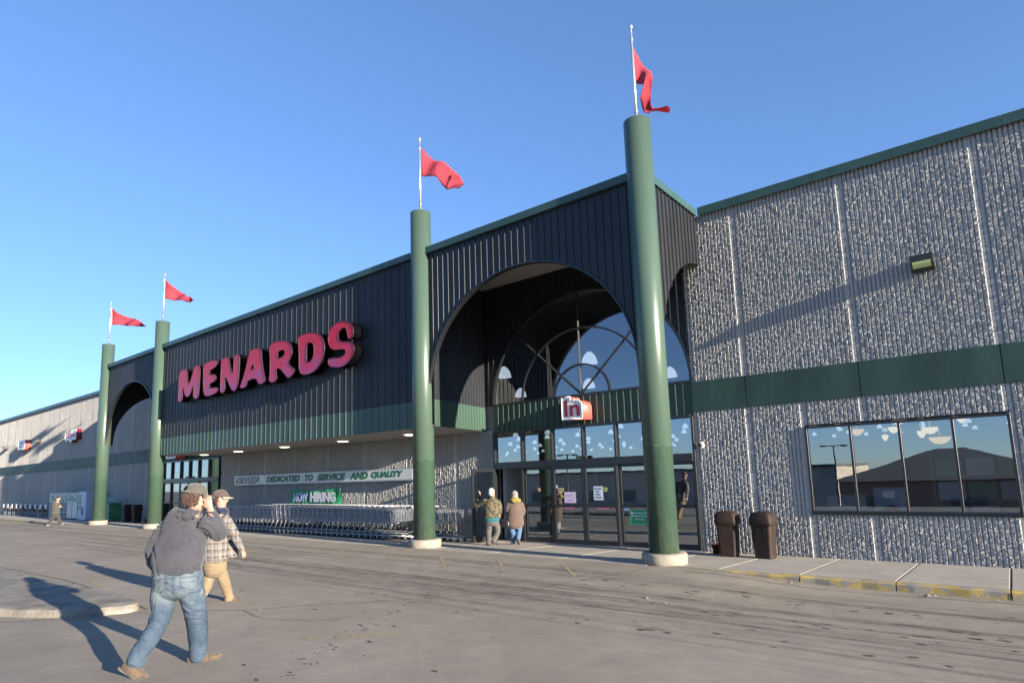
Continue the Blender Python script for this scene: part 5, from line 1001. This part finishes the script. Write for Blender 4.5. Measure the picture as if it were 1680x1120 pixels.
def make_car(m_):
    t_ = thing('parked_car', 'x', 'car', group='cars parked across the lot')
    side = [(-2.2, .35), (-2.2, .75), (-2.05, .9), (-1.35, .98), (-.75, 1.42), (.55, 1.46), (1.25, 1.02), (2.05, .88), (2.25, .7), (2.25, .35)]
    b = MB(); n = len(side); vs = [(x, y, z) for y in (-.85, .85) for x, z in side]
    vs = [(x, y * (.82 if z > 1.2 else 1), z) for x, y, z in vs]; b.add(vs, [tuple(range(n)), tuple(range(2 * n - 1, n - 1, -1))] + [(i, i + n, (i + 1) % n + n, (i + 1) % n) for i in range(n)])
    add_bevel(b.build('body', m_, t_), .05, 2)
    gm = mat('car_glass', (.02, .025, .03), .08)
    for s_ in (-1, 1): MB().add([(-1.15, s_ * .84, 1.0), (-.7, s_ * .72, 1.36), (.5, s_ * .72, 1.39), (1.05, s_ * .84, 1.03)], [(0, 1, 2, 3)]).build('window', gm, t_)
    MB().add([(1.2, -.7, 1.05), (1.2, .7, 1.05), (.62, .62, 1.44), (.62, -.62, 1.44)], [(0, 1, 2, 3)]).build('windscreen', gm, t_)
    for x in (-1.4, 1.45):
        for y in (-.8, .8): MB().tube([(0, -.1, 0), (0, .1, 0)], .32, 16).build('wheel', MATS['caster_rubber'], t_, (x, y, .32))
    for y in (-.6, .6): MB().box(2.2, 2.27, y - .15, y + .15, .62, .75).build('headlight', WHITE, t_)
    return t_
cc_ = [mat('car_silver', (.35, .36, .37), .3, .5), mat('car_white', (.6, .6, .6), .3), mat('car_dark_red', (.2, .02, .02), .3), mat('car_black', (.02, .02, .025), .25), mat('car_blue', (.03, .06, .15), .3)]
nm_ = ['silver', 'white', 'dark red', 'black', 'dark blue']
for i, (x, y) in enumerate(((-12, -34), (-4.5, -33), (2.5, -34), (-24, -36), (9, -33))):
    c_ = make_car(cc_[i]); c_.location = (x, y, ground_z(x, y)); c_.rotation_euler = (0, 0, PI / 2 + .05 * i); c_['label'] = '%s car parked across the lot, seen only mirrored in the glass' % nm_[i]
for i, (x, y) in enumerate(((-30, -40), (-8, -55))):
    t_ = thing('lot_lamp', ('lamp post of the lot with twin heads mirrored in the right sliding door', 'lamp post of the lot mirrored in the shop window')[i], 'lamp post', (x, y, ground_z(x, y)), group='lamp posts across the lot')
    MB().tube([(0, 0, 0), (0, 0, 7.2)], [.1, .06], 8).build('pole', BLKM, t_); MB().tube([(-.8, 0, 7.2), (.8, 0, 7.2)], .04, 6).build('arm', BLKM, t_)
    for s_ in (-1, 1): MB().rbox(s_ * .95 - .3, s_ * .95 + .3, -.15, .15, 7.1, 7.25, .03).build('lamp_head', BLKM, t_)
# ------------------------------------------------------------------ people
def voxel(geo, vox, smooth_n, name, mats, parent, fold=None, smooth=True):
    me = bpy.data.meshes.new('tmp'); me.from_pydata(geo.v, [], geo.f); me.update()
    bm = bmesh.new(); bm.from_mesh(me); bmesh.ops.recalc_face_normals(bm, faces=bm.faces); bm.to_mesh(me); bm.free()
    tmp = link('tmp', me); md = tmp.modifiers.new('r', 'REMESH'); md.mode = 'VOXEL'; md.voxel_size = vox
    if smooth_n: s_ = tmp.modifiers.new('s', 'SMOOTH'); s_.factor = .5; s_.iterations = smooth_n
    dg = bpy.context.evaluated_depsgraph_get(); ev = tmp.evaluated_get(dg); out_ = bpy.data.meshes.new_from_object(ev); out_.name = name
    bpy.data.objects.remove(tmp)
    if fold:
        n = len(out_.vertices); co = np.empty(n * 3); out_.vertices.foreach_get('co', co); co = co.reshape(-1, 3)
        no = np.empty(n * 3); out_.vertices.foreach_get('normal', no); no = no.reshape(-1, 3)
        d = np.array([fold(Vector(c)) for c in co]); co += no * d[:, None]; out_.vertices.foreach_set('co', co.ravel()); out_.update()
    out_.materials.clear()
    for mm in (mats if isinstance(mats, (list, tuple)) else [mats]): out_.materials.append(mm)
    out_.polygons.foreach_set('use_smooth', [smooth] * len(out_.polygons))
    return link(name, out_, parent)
def cat_(p0, p1, p2, p3, t_):
    return .5 * ((2 * p1) + (-p0 + p2) * t_ + (2 * p0 - 5 * p1 + 4 * p2 - p3) * t_ ** 2 + (-p0 + 3 * p1 - 3 * p2 + p3) * t_ ** 3)
def limb(geo, ch, side=None, n=20, sub=4):
    """swept elliptical tube through (x,y,z,rw,rt), closed by rounded ends"""
    A = [np.array(c, float) for c in ch]; pts = []
    for i in range(len(A) - 1):
        a, b_, c, d = A[max(i - 1, 0)], A[i], A[i + 1], A[min(i + 2, len(A) - 1)]
        for q in range(sub): pts.append(cat_(a, b_, c, d, q / sub))
    pts.append(A[-1])
    side = Vector(side) if side is not None else Vector((.78, .63, 0)); rings = []
    tang = [Vector((pts[min(i + 1, len(pts) - 1)] - pts[max(i - 1, 0)])[:3]).normalized() for i in range(len(pts))]
    def ring(c, t_, rw, rt):
        s_ = side - t_ * side.dot(t_)
        if s_.length < .25: s_ = Vector((0, 0, 1)) - t_ * t_.z
        s_.normalize(); u_ = t_.cross(s_); c = Vector(c[:3])
        return [c + s_ * (rw * math.cos(2 * PI * k / n)) + u_ * (rt * math.sin(2 * PI * k / n)) for k in range(n)]
    def end(p, t_, sgn):
        out_ = []
        for w in (.3, .6, .85, 1.1, 1.35):
            k = math.cos(w); off = math.sin(w) * min(p[3], p[4]) * .75
            out_.append(ring(p[:3] + np.array(t_) * off * sgn, t_, p[3] * k, p[4] * k))
        return out_
    e0 = end(pts[0], tang[0], -1)[::-1]; e1 = end(pts[-1], tang[-1], 1)
    rings = e0 + [ring(p, t_, max(.004, p[3]), max(.004, p[4])) for p, t_ in zip(pts, tang)] + e1
    fs = [(i * n + k, i * n + (k + 1) % n, (i + 1) * n + (k + 1) % n, (i + 1) * n + k) for i in range(len(rings) - 1) for k in range(n)]
    fs += [tuple(range(n - 1, -1, -1)), tuple((len(rings) - 1) * n + k for k in range(n))]
    geo.add([p for r_ in rings for p in r_], fs)
def ell(geo, c, ax, rad, nu=20, nv=12):
    c = Vector(c); vs = []; fs = []
    for j in range(1, nv):
        w = PI * j / nv
        for i in range(nu):
            a = 2 * PI * i / nu; vs.append(c + ax[0] * (rad[0] * math.sin(w) * math.cos(a)) + ax[1] * (rad[1] * math.sin(w) * math.sin(a)) + ax[2] * (rad[2] * math.cos(w)))
    vs += [c + ax[2] * rad[2], c - ax[2] * rad[2]]; T, Bt = len(vs) - 2, len(vs) - 1
    for j in range(nv - 2):
        for i in range(nu): k = (i + 1) % nu; fs.append((j * nu + i, (j + 1) * nu + i, (j + 1) * nu + k, j * nu + k))
    for i in range(nu): k = (i + 1) % nu; fs.append((T, i, k)); fs.append((Bt, (nv - 2) * nu + k, (nv - 2) * nu + i))
    geo.add(vs, fs)
def axes(f):
    f = Vector(f).normalized(); r_ = f.cross(Vector((0, 0, 1))).normalized(); return r_, f, r_.cross(f)
def head(geo, hd):
    c = Vector(hd['c']); r_, f, u = axes(hd['f']); s_ = hd['s']; A = (r_, f, u)
    ell(geo, c + u * .025 * s_ - f * .01 * s_, A, (.076 * s_, .095 * s_, .09 * s_)); ell(geo, c - u * .03 * s_ + f * .022 * s_, A, (.062 * s_, .07 * s_, .085 * s_))
    ell(geo, c - u * .085 * s_ + f * .055 * s_, A, (.032 * s_, .03 * s_, .025 * s_)); ell(geo, c - u * .018 * s_ + f * .098 * s_, A, (.014 * s_, .022 * s_, .028 * s_))
    ell(geo, c + u * .018 * s_ + f * .08 * s_, A, (.05 * s_, .014 * s_, .012 * s_)); ell(geo, c - u * .06 * s_ + f * .085 * s_, A, (.025 * s_, .012 * s_, .012 * s_))
    for q in (-1, 1): ell(geo, c + r_ * q * .082 * s_ - u * .012 * s_ - f * .005, A, (.011 * s_, .022 * s_, .032 * s_))
def face_bits(hd, parent, eye_m, lip_m):
    c = Vector(hd['c']); r_, f, u = axes(hd['f']); s_ = hd['s']; A = (r_, f, u)
    for q in (-1, 1):
        g_ = MB(); ell(g_, c + r_ * q * .03 * s_ + u * .0 + f * .083 * s_, A, (.013 * s_, .008 * s_, .007 * s_), 10, 6); g_.build('eye', eye_m, parent)
    g_ = MB(); ell(g_, c - u * .06 * s_ + f * .096 * s_, A, (.022 * s_, .006 * s_, .006 * s_), 10, 6); g_.build('mouth', lip_m, parent)
def hand(geo, h, k=1.0):
    w, e = Vector(h['w']), Vector(h['e']); d = (e - w).normalized(); n_ = Vector(h['n']); n_ = (n_ - d * n_.dot(d)).normalized(); s_ = d.cross(n_)
    pc = w + d * .085 * k
    limb(geo, [(*(w - d * .02), .026 * k, .022 * k), (*(w + d * .03 * k), .034 * k, .018 * k), (*pc, .042 * k, .017 * k)], s_, 12, 2)
    L_ = [.07, .08, .075, .058]
    for i in range(4):
        o = pc + s_ * ((i - 1.5) * .021 * k); p = [o - d * .02 * k]; ang = 0; q = o
        for sg_ in range(3):
            ang += h['curl'] * (.7 if sg_ == 0 else .9); dd = d * math.cos(ang) - n_ * math.sin(ang); q = q + dd * L_[i] * k * (.42, .33, .28)[sg_]; p.append(q)
        limb(geo, [(*v, .0095 * k, .0095 * k) for v in p], s_, 8, 2)
    o = w + d * .03 * k - s_ * .03 * k; limb(geo, [(*o, .013 * k, .013 * k), (*(o - s_ * .022 * k + d * .03 * k - n_ * .012), .011 * k, .011 * k), (*(o - s_ * .024 * k + d * .058 * k - n_ * .03 * k), .0095 * k, .0095 * k)], n_, 8, 2)
def skin_mat(name, c):
    M, t, b = base(name); b.inputs['Base Color'].default_value = (*c, 1); b.inputs['Roughness'].default_value = .5
    b.inputs['Subsurface Weight'].default_value = .12; b.inputs['Subsurface Radius'].default_value = (.02, .008, .004)
    tcn = t.nodes.new('ShaderNodeTexCoord'); t.links.new(ramp(t, noise_n(t, tcn.outputs['Object'], 14, 4), [(.3, tuple(v * .88 for v in c)), (.7, c)]), b.inputs['Base Color']); return M
SK1 = skin_mat('skin_fair', (.36, .215, .165)); SK2 = skin_mat('skin_warm', (.36, .21, .15))
EYE = mat('eye_white', (.5, .48, .45), .3); LIP = mat('lip', (.4, .16, .13), .5)
def obj_pos(t): return t.nodes.new('ShaderNodeTexCoord').outputs['Object']
def cloth(name, c1, c2, scale=6, bump=.35, fine=260, rough=.9):
    M, t, b = base(name); P = obj_pos(t)
    c = ramp(t, noise_n(t, P, scale, 5, .65), [(.3, c1), (.7, c2)]); t.links.new(c, b.inputs['Base Color']); b.inputs['Roughness'].default_value = rough
    b.inputs['Sheen Weight'].default_value = .2; b.inputs['Specular IOR Level'].default_value = .2
    bump_n(t, b, mth(t, 'ADD', noise_n(t, P, fine, 3), mth(t, 'MULTIPLY', noise_n(t, P, 22, 4, .6, dist=.8), 1.6)), bump, .006); return M
HOOD = cloth('hoodie_grey', (.038, .039, .049), (.053, .054, .066))
DEN, t, b = base('blue_denim'); P = obj_pos(t); x, y, z = sep(t, P)
fz = t.nodes.new('ShaderNodeMapRange'); fz.interpolation_type = 'SMOOTHSTEP'; fz.inputs[1].default_value = .55; fz.inputs[2].default_value = .78; t.links.new(z, fz.inputs[0])
wear = mth(t, 'MULTIPLY', fz.outputs[0], ramp(t, noise_n(t, P, 4.5, 5, .6), [(.38, (0, 0, 0)), (.6, (1, 1, 1))]))
c = ramp(t, noise_n(t, P, 7, 6, .7, (1, 1, .6)), [(.3, (.032, .052, .08)), (.7, (.07, .10, .14))])
c = mixc(t, mth(t, 'MULTIPLY', wear, .75), c, (.165, .195, .205)); c = mixc(t, .5, c, ramp(t, noise_n(t, P, 160, 3, .7, (1, 1, .3)), [(.3, (.7, .7, .7)), (.7, (1.25, 1.25, 1.25))]), 'MULTIPLY')
t.links.new(c, b.inputs['Base Color']); b.inputs['Roughness'].default_value = .9; b.inputs['Specular IOR Level'].default_value = .2; bump_n(t, b, mth(t, 'ADD', noise_n(t, P, 300, 2), mth(t, 'MULTIPLY', noise_n(t, P, 26, 4, dist=1.), 1.5)), .4, .006)
DEN2 = cloth('blue_jeans_plain', (.04, .08, .16), (.09, .16, .27)); CANV = cloth('tan_work_canvas', (.17, .122, .072), (.22, .163, .10)); GRYP = cloth('grey_trousers', (.07, .065, .062), (.10, .095, .09))
BRC = cloth('brown_coat', (.085, .06, .052), (.115, .08, .068)); YH = cloth('yellow_hood', (.17, .14, .025), (.22, .185, .035)); TEAL = cloth('teal_hem', (.015, .09, .105), (.02, .12, .13)); NAVC = cloth('navy_hood', (.012, .016, .04), (.02, .026, .06))
OLIV = cloth('olive_jacket', (.05, .05, .04), (.07, .07, .055)); DKP = cloth('dark_brown_trousers', (.035, .03, .027), (.05, .043, .038)); BLUE = cloth('blue_shirt', (.05, .12, .4), (.06, .15, .45))
BOOT = cloth('tan_boot', (.055, .038, .026), (.115, .085, .06), 14, .5); SHOEG = cloth('grey_trainers', (.25, .25, .25), (.4, .4, .38), 8); SOLE = mat('shoe_sole', (.10, .09, .08), .8); DKS = cloth('dark_shoe', (.03, .03, .03), (.05, .05, .05))
CAPM = cloth('cap_grey_brown', (.06, .054, .046), (.085, .077, .066)); CAPD = cloth('cap_brown', (.06, .045, .04), (.08, .06, .052)); BRIM = cloth('brim_tan', (.22, .19, .15), (.27, .23, .18))
HAIRB = cloth('curly_brown_hair', (.025, .012, .008), (.075, .038, .023), 30, .6, 120, .5); HAIRW = cloth('white_hair', (.33, .31, .28), (.45, .43, .39), 30, .6, 120, .6); HAIRG = cloth('grey_hair', (.15, .135, .115), (.27, .24, .2), 25, .6, 120, .6); HAIRK = cloth('black_hair', (.01, .008, .007), (.02, .016, .013), 30, .5, 120, .5)
CAMO, t, b = base('camouflage_cloth'); P = obj_pos(t)
c = mixc(t, ramp(t, noise_n(t, P, 9, 3, .5, (1, 1, 1.6)), [(.47, (0, 0, 0)), (.49, (1, 1, 1))]), (.11, .09, .055), (.045, .043, .025)); c = mixc(t, ramp(t, noise_n(t, P, 13, 3, .5, (1, 1, 1.8)), [(.55, (0, 0, 0)), (.57, (1, 1, 1))]), c, (.035, .025, .015)); c = mixc(t, ramp(t, noise_n(t, P, 11.5, 3, .5), [(.6, (0, 0, 0)), (.62, (1, 1, 1))]), c, (.16, .13, .08))
t.links.new(c, b.inputs['Base Color']); b.inputs['Roughness'].default_value = .9
PLAID, t, b = base('grey_plaid_flannel'); P = obj_pos(t); x, y, z = sep(t, P)
hx = mth(t, 'ADD', mth(t, 'MULTIPLY', x, .78), mth(t, 'MULTIPLY', y, .63))
def stripes(v, f_, ph, th, wd=.08): return ramp(t, mth(t, 'FRACT', mth(t, 'ADD', mth(t, 'MULTIPLY', v, f_), ph)), [(0, (0, 0, 0)), (th - wd, (0, 0, 0)), (th, (1, 1, 1)), (1.0, (1, 1, 1))])
c = mixc(t, mth(t, 'MULTIPLY', stripes(hx, 10, 0, .55), .65), (.05, .047, .045), (.15, .142, .137)); c = mixc(t, mth(t, 'MULTIPLY', stripes(z, 10, .2, .55), .55), c, (.17, .16, .15)); c = mixc(t, mth(t, 'MULTIPLY', stripes(hx, 20, .3, .84), .8), c, (.21, .2, .195)); c = mixc(t, mth(t, 'MULTIPLY', stripes(z, 20, .1, .84), .8), c, (.19, .18, .175)); c = mixc(t, mth(t, 'MULTIPLY', stripes(z, 8, .6, .9), .6), c, (.12, .075, .04))
t.links.new(c, b.inputs['Base Color']); b.inputs['Roughness'].default_value = .95; bump_n(t, b, noise_n(t, P, 24, 4, dist=.8), .4, .01)

def fold_fn(amp, freq=(5, 5, 9), seed=0.0, tilt=.6):
    def f_(c):
        w = 1.6 * noise.noise(Vector((c.x * 1.6, c.y * 1.6, c.z * 1.6 + seed)))          # creases swing round with this
        ca, sa = math.cos(w + tilt), math.sin(w + tilt); h = c.x * .78 + c.y * .63; dep = -c.x * .63 + c.y * .78
        u_, v_ = h * ca + c.z * sa, -h * sa + c.z * ca; k = freq[0] / 5.0; tot = 0
        for q, (fu, fv, a_) in enumerate(((2.2, 13, 1.0), (3.5, 24, .5), (1.2, 7, .8))):
            n_ = noise.noise(Vector((u_ * fu * k, v_ * fv * k, dep * 3 + seed + q * 7.3))); m_ = noise.noise(Vector((h * 3.1, dep * 3.1, c.z * 3.1 + q * 5 + seed)))
            tot += a_ * (-math.exp(-(n_ * 5.5) ** 2) * max(0, min(1, .55 + m_ * 2.2)) + .35 * n_)
        return amp * .62 * tot
    return f_
def jeans_fold(amp, seed=0.0):
    def f_(c):
        low = max(0, 1 - c.z / .30); knee = math.exp(-((c.z - .5) / .13) ** 2); seat = math.exp(-((c.z - .86) / .06) ** 2)
        w_ = noise.noise(Vector((c.x * 5, c.y * 5, c.z * 2 + seed))); tot = 0
        for fv, a_, q in ((11, .8, 0), (22, .6, 5)):
            n_ = noise.noise(Vector((c.x * 3 + q, c.y * 3, c.z * fv + w_ * 3.5 + seed))); tot += a_ * (-math.exp(-(n_ * 5) ** 2) + .4 * n_)
        return amp * tot * (.16 + 1.0 * low + .75 * knee + .5 * seat)
    return f_
def cap_hat(hd, parent, m_, brim_m, opening=False, tilt=.12):
    c = Vector(hd['c']); r_, f, u = axes(hd['f']); s_ = hd['s']; f2 = (f + u * -tilt * .3).normalized(); u2 = (u + f * tilt * .3).normalized(); c = c + u * .028 * s_ - f * .008
    b = MB(); nu, nv = 36, 9; R3 = (.105 * s_, .121 * s_, .108 * s_); vs = []
    for j in range(nv):
        w = (PI / 2) * (j / (nv - 1)) * .985
        for i in range(nu):
            a = 2 * PI * i / nu; seam = 1 - .012 * (1 if i % 6 == 0 else 0)
            k_ = (1.0 - .0 * j)
            vs.append(c + (r_ * (R3[0] * math.cos(a)) + f2 * (R3[1] * math.sin(a))) * (math.cos(w) * seam * (1 + .03 * math.sin(w * 2))) + u2 * (R3[2] * math.sin(w) * (1.0 + .05 * max(0, math.sin(a))) - .005))
    fs = [(j * nu + i, j * nu + (i + 1) % nu, (j + 1) * nu + (i + 1) % nu, (j + 1) * nu + i) for j in range(nv - 1) for i in range(nu)] + [tuple((nv - 1) * nu + k for k in range(nu))]
    if opening:   # leave the half moon gap at the back
        fs = [q for q in fs if not (len(q) == 4 and q[0] // nu < 4 and q[0] // nu >= 1 and abs(((q[0] % nu) + .5) - 27) < 4.2 - (q[0] // nu) * .7)]
    o = b.add(vs, fs, 0, True).build('cap', m_, parent); sdm = o.modifiers.new('t', 'SOLIDIFY'); sdm.thickness = .004
    e = MB(); ell(e, c + u2 * (R3[2] - .004), (r_, f2, u2), (.009, .009, .006), 8, 5); e.build('button', m_, o)
    bb_ = MB(); vs = []
    for j in range(6):
        q = j / 5
        for i in range(13):
            a = PI * (.12 + .76 * i / 12); reach = 1 + q * .62 * math.sin(a) ** .7
            vs.append(c + r_ * (R3[0] * 1.0 * math.cos(a) * (1 + .02 * q)) + f2 * (R3[1] * math.sin(a) * reach) - u2 * (.004 + .018 * q + .022 * math.cos(a) ** 2 * q))
    o2 = bb_.add(vs, [(j * 13 + i, j * 13 + i + 1, (j + 1) * 13 + i + 1, (j + 1) * 13 + i) for j in range(5) for i in range(12)], 0, True).build('brim', brim_m, o); sdm = o2.modifiers.new('t', 'SOLIDIFY'); sdm.thickness = .005
    if opening: MB().tube([c + (r_ * (R3[0] * math.cos(a)) + f2 * (R3[1] * math.sin(a))) * 1.015 + u2 * .008 for a in [PI * 1.22 + PI * .56 * q / 12 for q in range(13)]], .0085, 6).build('strap', m_, o)
    return o
def hair_mass(hd, parent, m_, kind):
    c = Vector(hd['c']); r_, f, u = axes(hd['f']); s_ = hd['s']; A = (r_, f, u); g_ = MB(); rnd = random.Random(5)
    if kind == 'curly':
        for _ in range(420):
            a = rnd.uniform(PI * .98, PI * 2.02); w = rnd.uniform(-.8, .22)
            p = c + (r_ * (.094 * math.cos(a)) + f * (.108 * math.sin(a))) * math.cos(w * .8) + u * (.10 * w - .012); q = rnd.uniform(.009, .017)
            p += Vector((rnd.gauss(0, .005), rnd.gauss(0, .005), rnd.gauss(0, .005))); ell(g_, p, A, (q, q, q * rnd.uniform(.7, 1.2)), 7, 5)
        ell(g_, c + u * .0 - f * .02, A, (.088, .1, .085))
        return voxel(g_, .0055, 1, 'hair', m_, parent)
    if kind == 'short':
        ell(g_, c + u * .035 * s_ - f * .02 * s_, A, (.085 * s_, .098 * s_, .09 * s_)); ell(g_, c - u * .015 * s_ - f * .045 * s_, A, (.075 * s_, .065 * s_, .075 * s_))
    else:
        ell(g_, c + u * .03 * s_ - f * .012 * s_, A, (.095 * s_, .108 * s_, .1 * s_)); ell(g_, c - u * .035 * s_ - f * .035 * s_, A, (.092 * s_, .075 * s_, .09 * s_))
    return voxel(g_, .009, 2, 'hair', m_, parent, lambda v: .006 * noise.noise(v * 35))
def build_person(key, lab, mats, vox=.012, vb=.009, folds=.014, grp=None):
    D = PEOPLE[key]; t_ = thing('person', lab, 'person', D['root']); C_ = D['chains']; sd_ = Vector((.78, .63, 0))
    g_ = MB()
    for ch in C_['body']: limb(g_, ch, sd_, 16, 3)
    head(g_, D['head']); [hand(g_, h, 1.0) for h in D['hands']]
    voxel(g_, vb, 1, 'body', mats['skin'], t_); face_bits(D['head'], t_, EYE, LIP)
    g_ = MB(); [limb(g_, ch, sd_) for ch in C_['top']]; top = voxel(g_, vox, 4, mats['topname'], mats['top'], t_, fold_fn(folds, seed=len(key)))
    g_ = MB(); [limb(g_, ch, sd_) for ch in C_['legs']]; legs = voxel(g_, vox, 4, mats['legname'], mats['legs'], t_, jeans_fold(folds * .9, len(key)))
    if 'hood' in C_: g_ = MB(); [limb(g_, ch, sd_, 14) for ch in C_['hood']]; voxel(g_, vox * .8, 3, 'hood', mats['hood'], t_, fold_fn(folds * .9, (9, 9, 16)))
    if 'hem' in C_: g_ = MB(); [limb(g_, ch, sd_, 20) for ch in C_['hem']]; voxel(g_, vox, 2, 'shirt_hem', mats['hem'], t_)
    for ch in C_['shoe']:
        g_ = MB(); limb(g_, ch, sd_, 16); o = voxel(g_, .007, 2, 'shoe', mats['shoe'], t_)
        n_ = len(ch); a = Vector(ch[0][:3]); e = Vector(ch[-1][:3]); d = (e - a).normalized(); dn = Vector((0, 0, -1)); dn = (dn - d * dn.dot(d)); dn = dn.normalized() if dn.length > .2 else Vector((.6, -.6, 0))
        sdv = d.cross(dn).normalized(); b = MB(); vs = []; prof = [(-.05, .022), (-.02, .036), (.06, .036), (.14, .044), (.2, .042), (.245, .02)]; L_ = (e - a).length + .07; sc_ = L_ / .3
        for q in (0, 1):
            for s1, sgn in ((prof, 1), (prof[::-1], -1)):
                for pu, pw in s1: p = a + d * pu * sc_ + sdv * pw * sgn + dn * (.028 + q * .022); vs.append(tuple(p))
        m_ = len(vs) // 2; b.add(vs, [tuple(range(m_)), tuple(range(2 * m_ - 1, m_ - 1, -1))] + [(i, (i + 1) % m_, (i + 1) % m_ + m_, i + m_) for i in range(m_)]); b.build('sole', SOLE, o)
    return t_, top, legs, D
hd_map = {}
mN = dict(skin=SK1, top=HOOD, topname='hoodie', legs=DEN, legname='jeans', hood=HOOD, shoe=BOOT)
t_, top, legs, D = build_person('near', 'big man in grey hoodie and faded jeans raising his right hand to his cap', mN, .0085, .0065, .017)
hair_mass(D['head'], t_, HAIRB, 'curly'); cap_hat(D['head'], t_, CAPM, CAPM, True)
# pocket and seams laid on the jeans
bv = bvhtree.BVHTree.FromPolygons([v.co for v in legs.data.vertices], [p.vertices for p in legs.data.polygons]); root = Vector(D['root'])
def on_cloth(p, lift=.004):
    o = Vector(CAM) - root; d = (Vector(p) - o).normalized(); h = bv.ray_cast(o, d); return (h[0] + h[1] * lift) if h[0] else None
def seam(pts, r_=.0028, m_=None, name='seam'):
    out_ = []
    for i in range(len(pts) - 1):
        for q in range(8):
            v = on_cloth(Vector(pts[i]).lerp(Vector(pts[i + 1]), q / 8), .001)
            if v: out_.append(v)
    if len(out_) > 3: MB().tube(out_, r_, 5).build(name, m_ or mat('seam_thread', (.03, .05, .09), .8), legs)
pk = D['extra']['pocket']; seam(pk + [pk[0]], .0028)
seam([Vector(pk[0]) + Vector((0, 0, -.028)), Vector(pk[1]) + Vector((0, 0, -.028))], .0022, mat('seam_pale', (.25, .27, .28), .8))
sx_ = Rv; off = (Vector(pk[1]) - Vector(pk[0])).normalized()
pk2 = [Vector(p) - off * .30 + Vector((0, 0, .004)) for p in pk]; seam(pk2 + [pk2[0]], .0028)
mid = (Vector(pk[0]) + Vector(pk2[1])) / 2; seam([mid + Vector((0, 0, .07)), mid + Vector((0, 0, -.04)), mid + Vector((0, 0, -.17))], .0032); seam([Vector(pk2[0]) + Vector((0, 0, .045)) - off * .05, Vector(pk[1]) + Vector((0, 0, .045)) + off * .06], .003)

mM = dict(skin=SK1, top=PLAID, topname='flannel_jacket', legs=CANV, legname='trousers', hood=NAVC, shoe=BOOT)
t_, top, legs, D = build_person('mid', 'man in grey plaid flannel jacket, tan work trousers and brown cap striding right', mM, .012, .009, .014)
hair_mass(D['head'], t_, HAIRB, 'short'); cap_hat(D['head'], t_, CAPD, BRIM)
mC = dict(skin=SK1, top=CAMO, topname='camouflage_jacket', legs=GRYP, legname='trousers', hem=TEAL, shoe=DKS)
t_, top, legs, D = build_person('camo', 'white haired man in camouflage jacket holding the open entrance door', mC, .015, .010, .012)
hair_mass(D['head'], t_, HAIRW, 'short')
mW = dict(skin=SK1, top=BRC, topname='coat', legs=DEN2, legname='jeans', hood=YH, shoe=DKS)
t_, top, legs, D = build_person('woman', 'grey haired woman in brown coat with yellow hood entering the store', mW, .015, .010, .010)
hair_mass(D['head'], t_, HAIRG, 'bob')
bg = Vector(D['root']) + Vector(D['extra']['bag'][0]); h_ = thing('handbag', 'dark leather handbag hanging from the hand of the woman in the brown coat', 'handbag', (bg.x, bg.y, bg.z - .12))
loft([rr(.30, .10, .03, 0), rr(.34, .13, .04, .05), rr(.30, .10, .04, .17), rr(.24, .04, .015, .21)]).build('pouch', mat('bag_leather', (.03, .027, .03), .35), h_); MB().tube([(-.1, 0, .2), (-.07, 0, .32), (.0, 0, .38), (.07, 0, .32), (.1, 0, .2)], .009, 6).build('strap', MATS['bag_leather'], h_)
mF = dict(skin=SK2, top=OLIV, topname='jacket', legs=DKP, legname='trousers', shoe=SHOEG)
t_, top, legs, D = build_person('far', 'distant man in dark jacket walking right while looking at his phone', mF, .016, .012, .010)
hair_mass(D['head'], t_, HAIRK, 'short')
ph = Vector(D['root']) + Vector(D['hands'][0]['e']) + Vector((.06, .03, .03)); p_ = thing('phone', 'small dark phone held by the distant walking man', 'phone', ph); MB().rbox(-.075, .075, -.035, .035, -.005, .005, .003).build('case', BLK, p_)
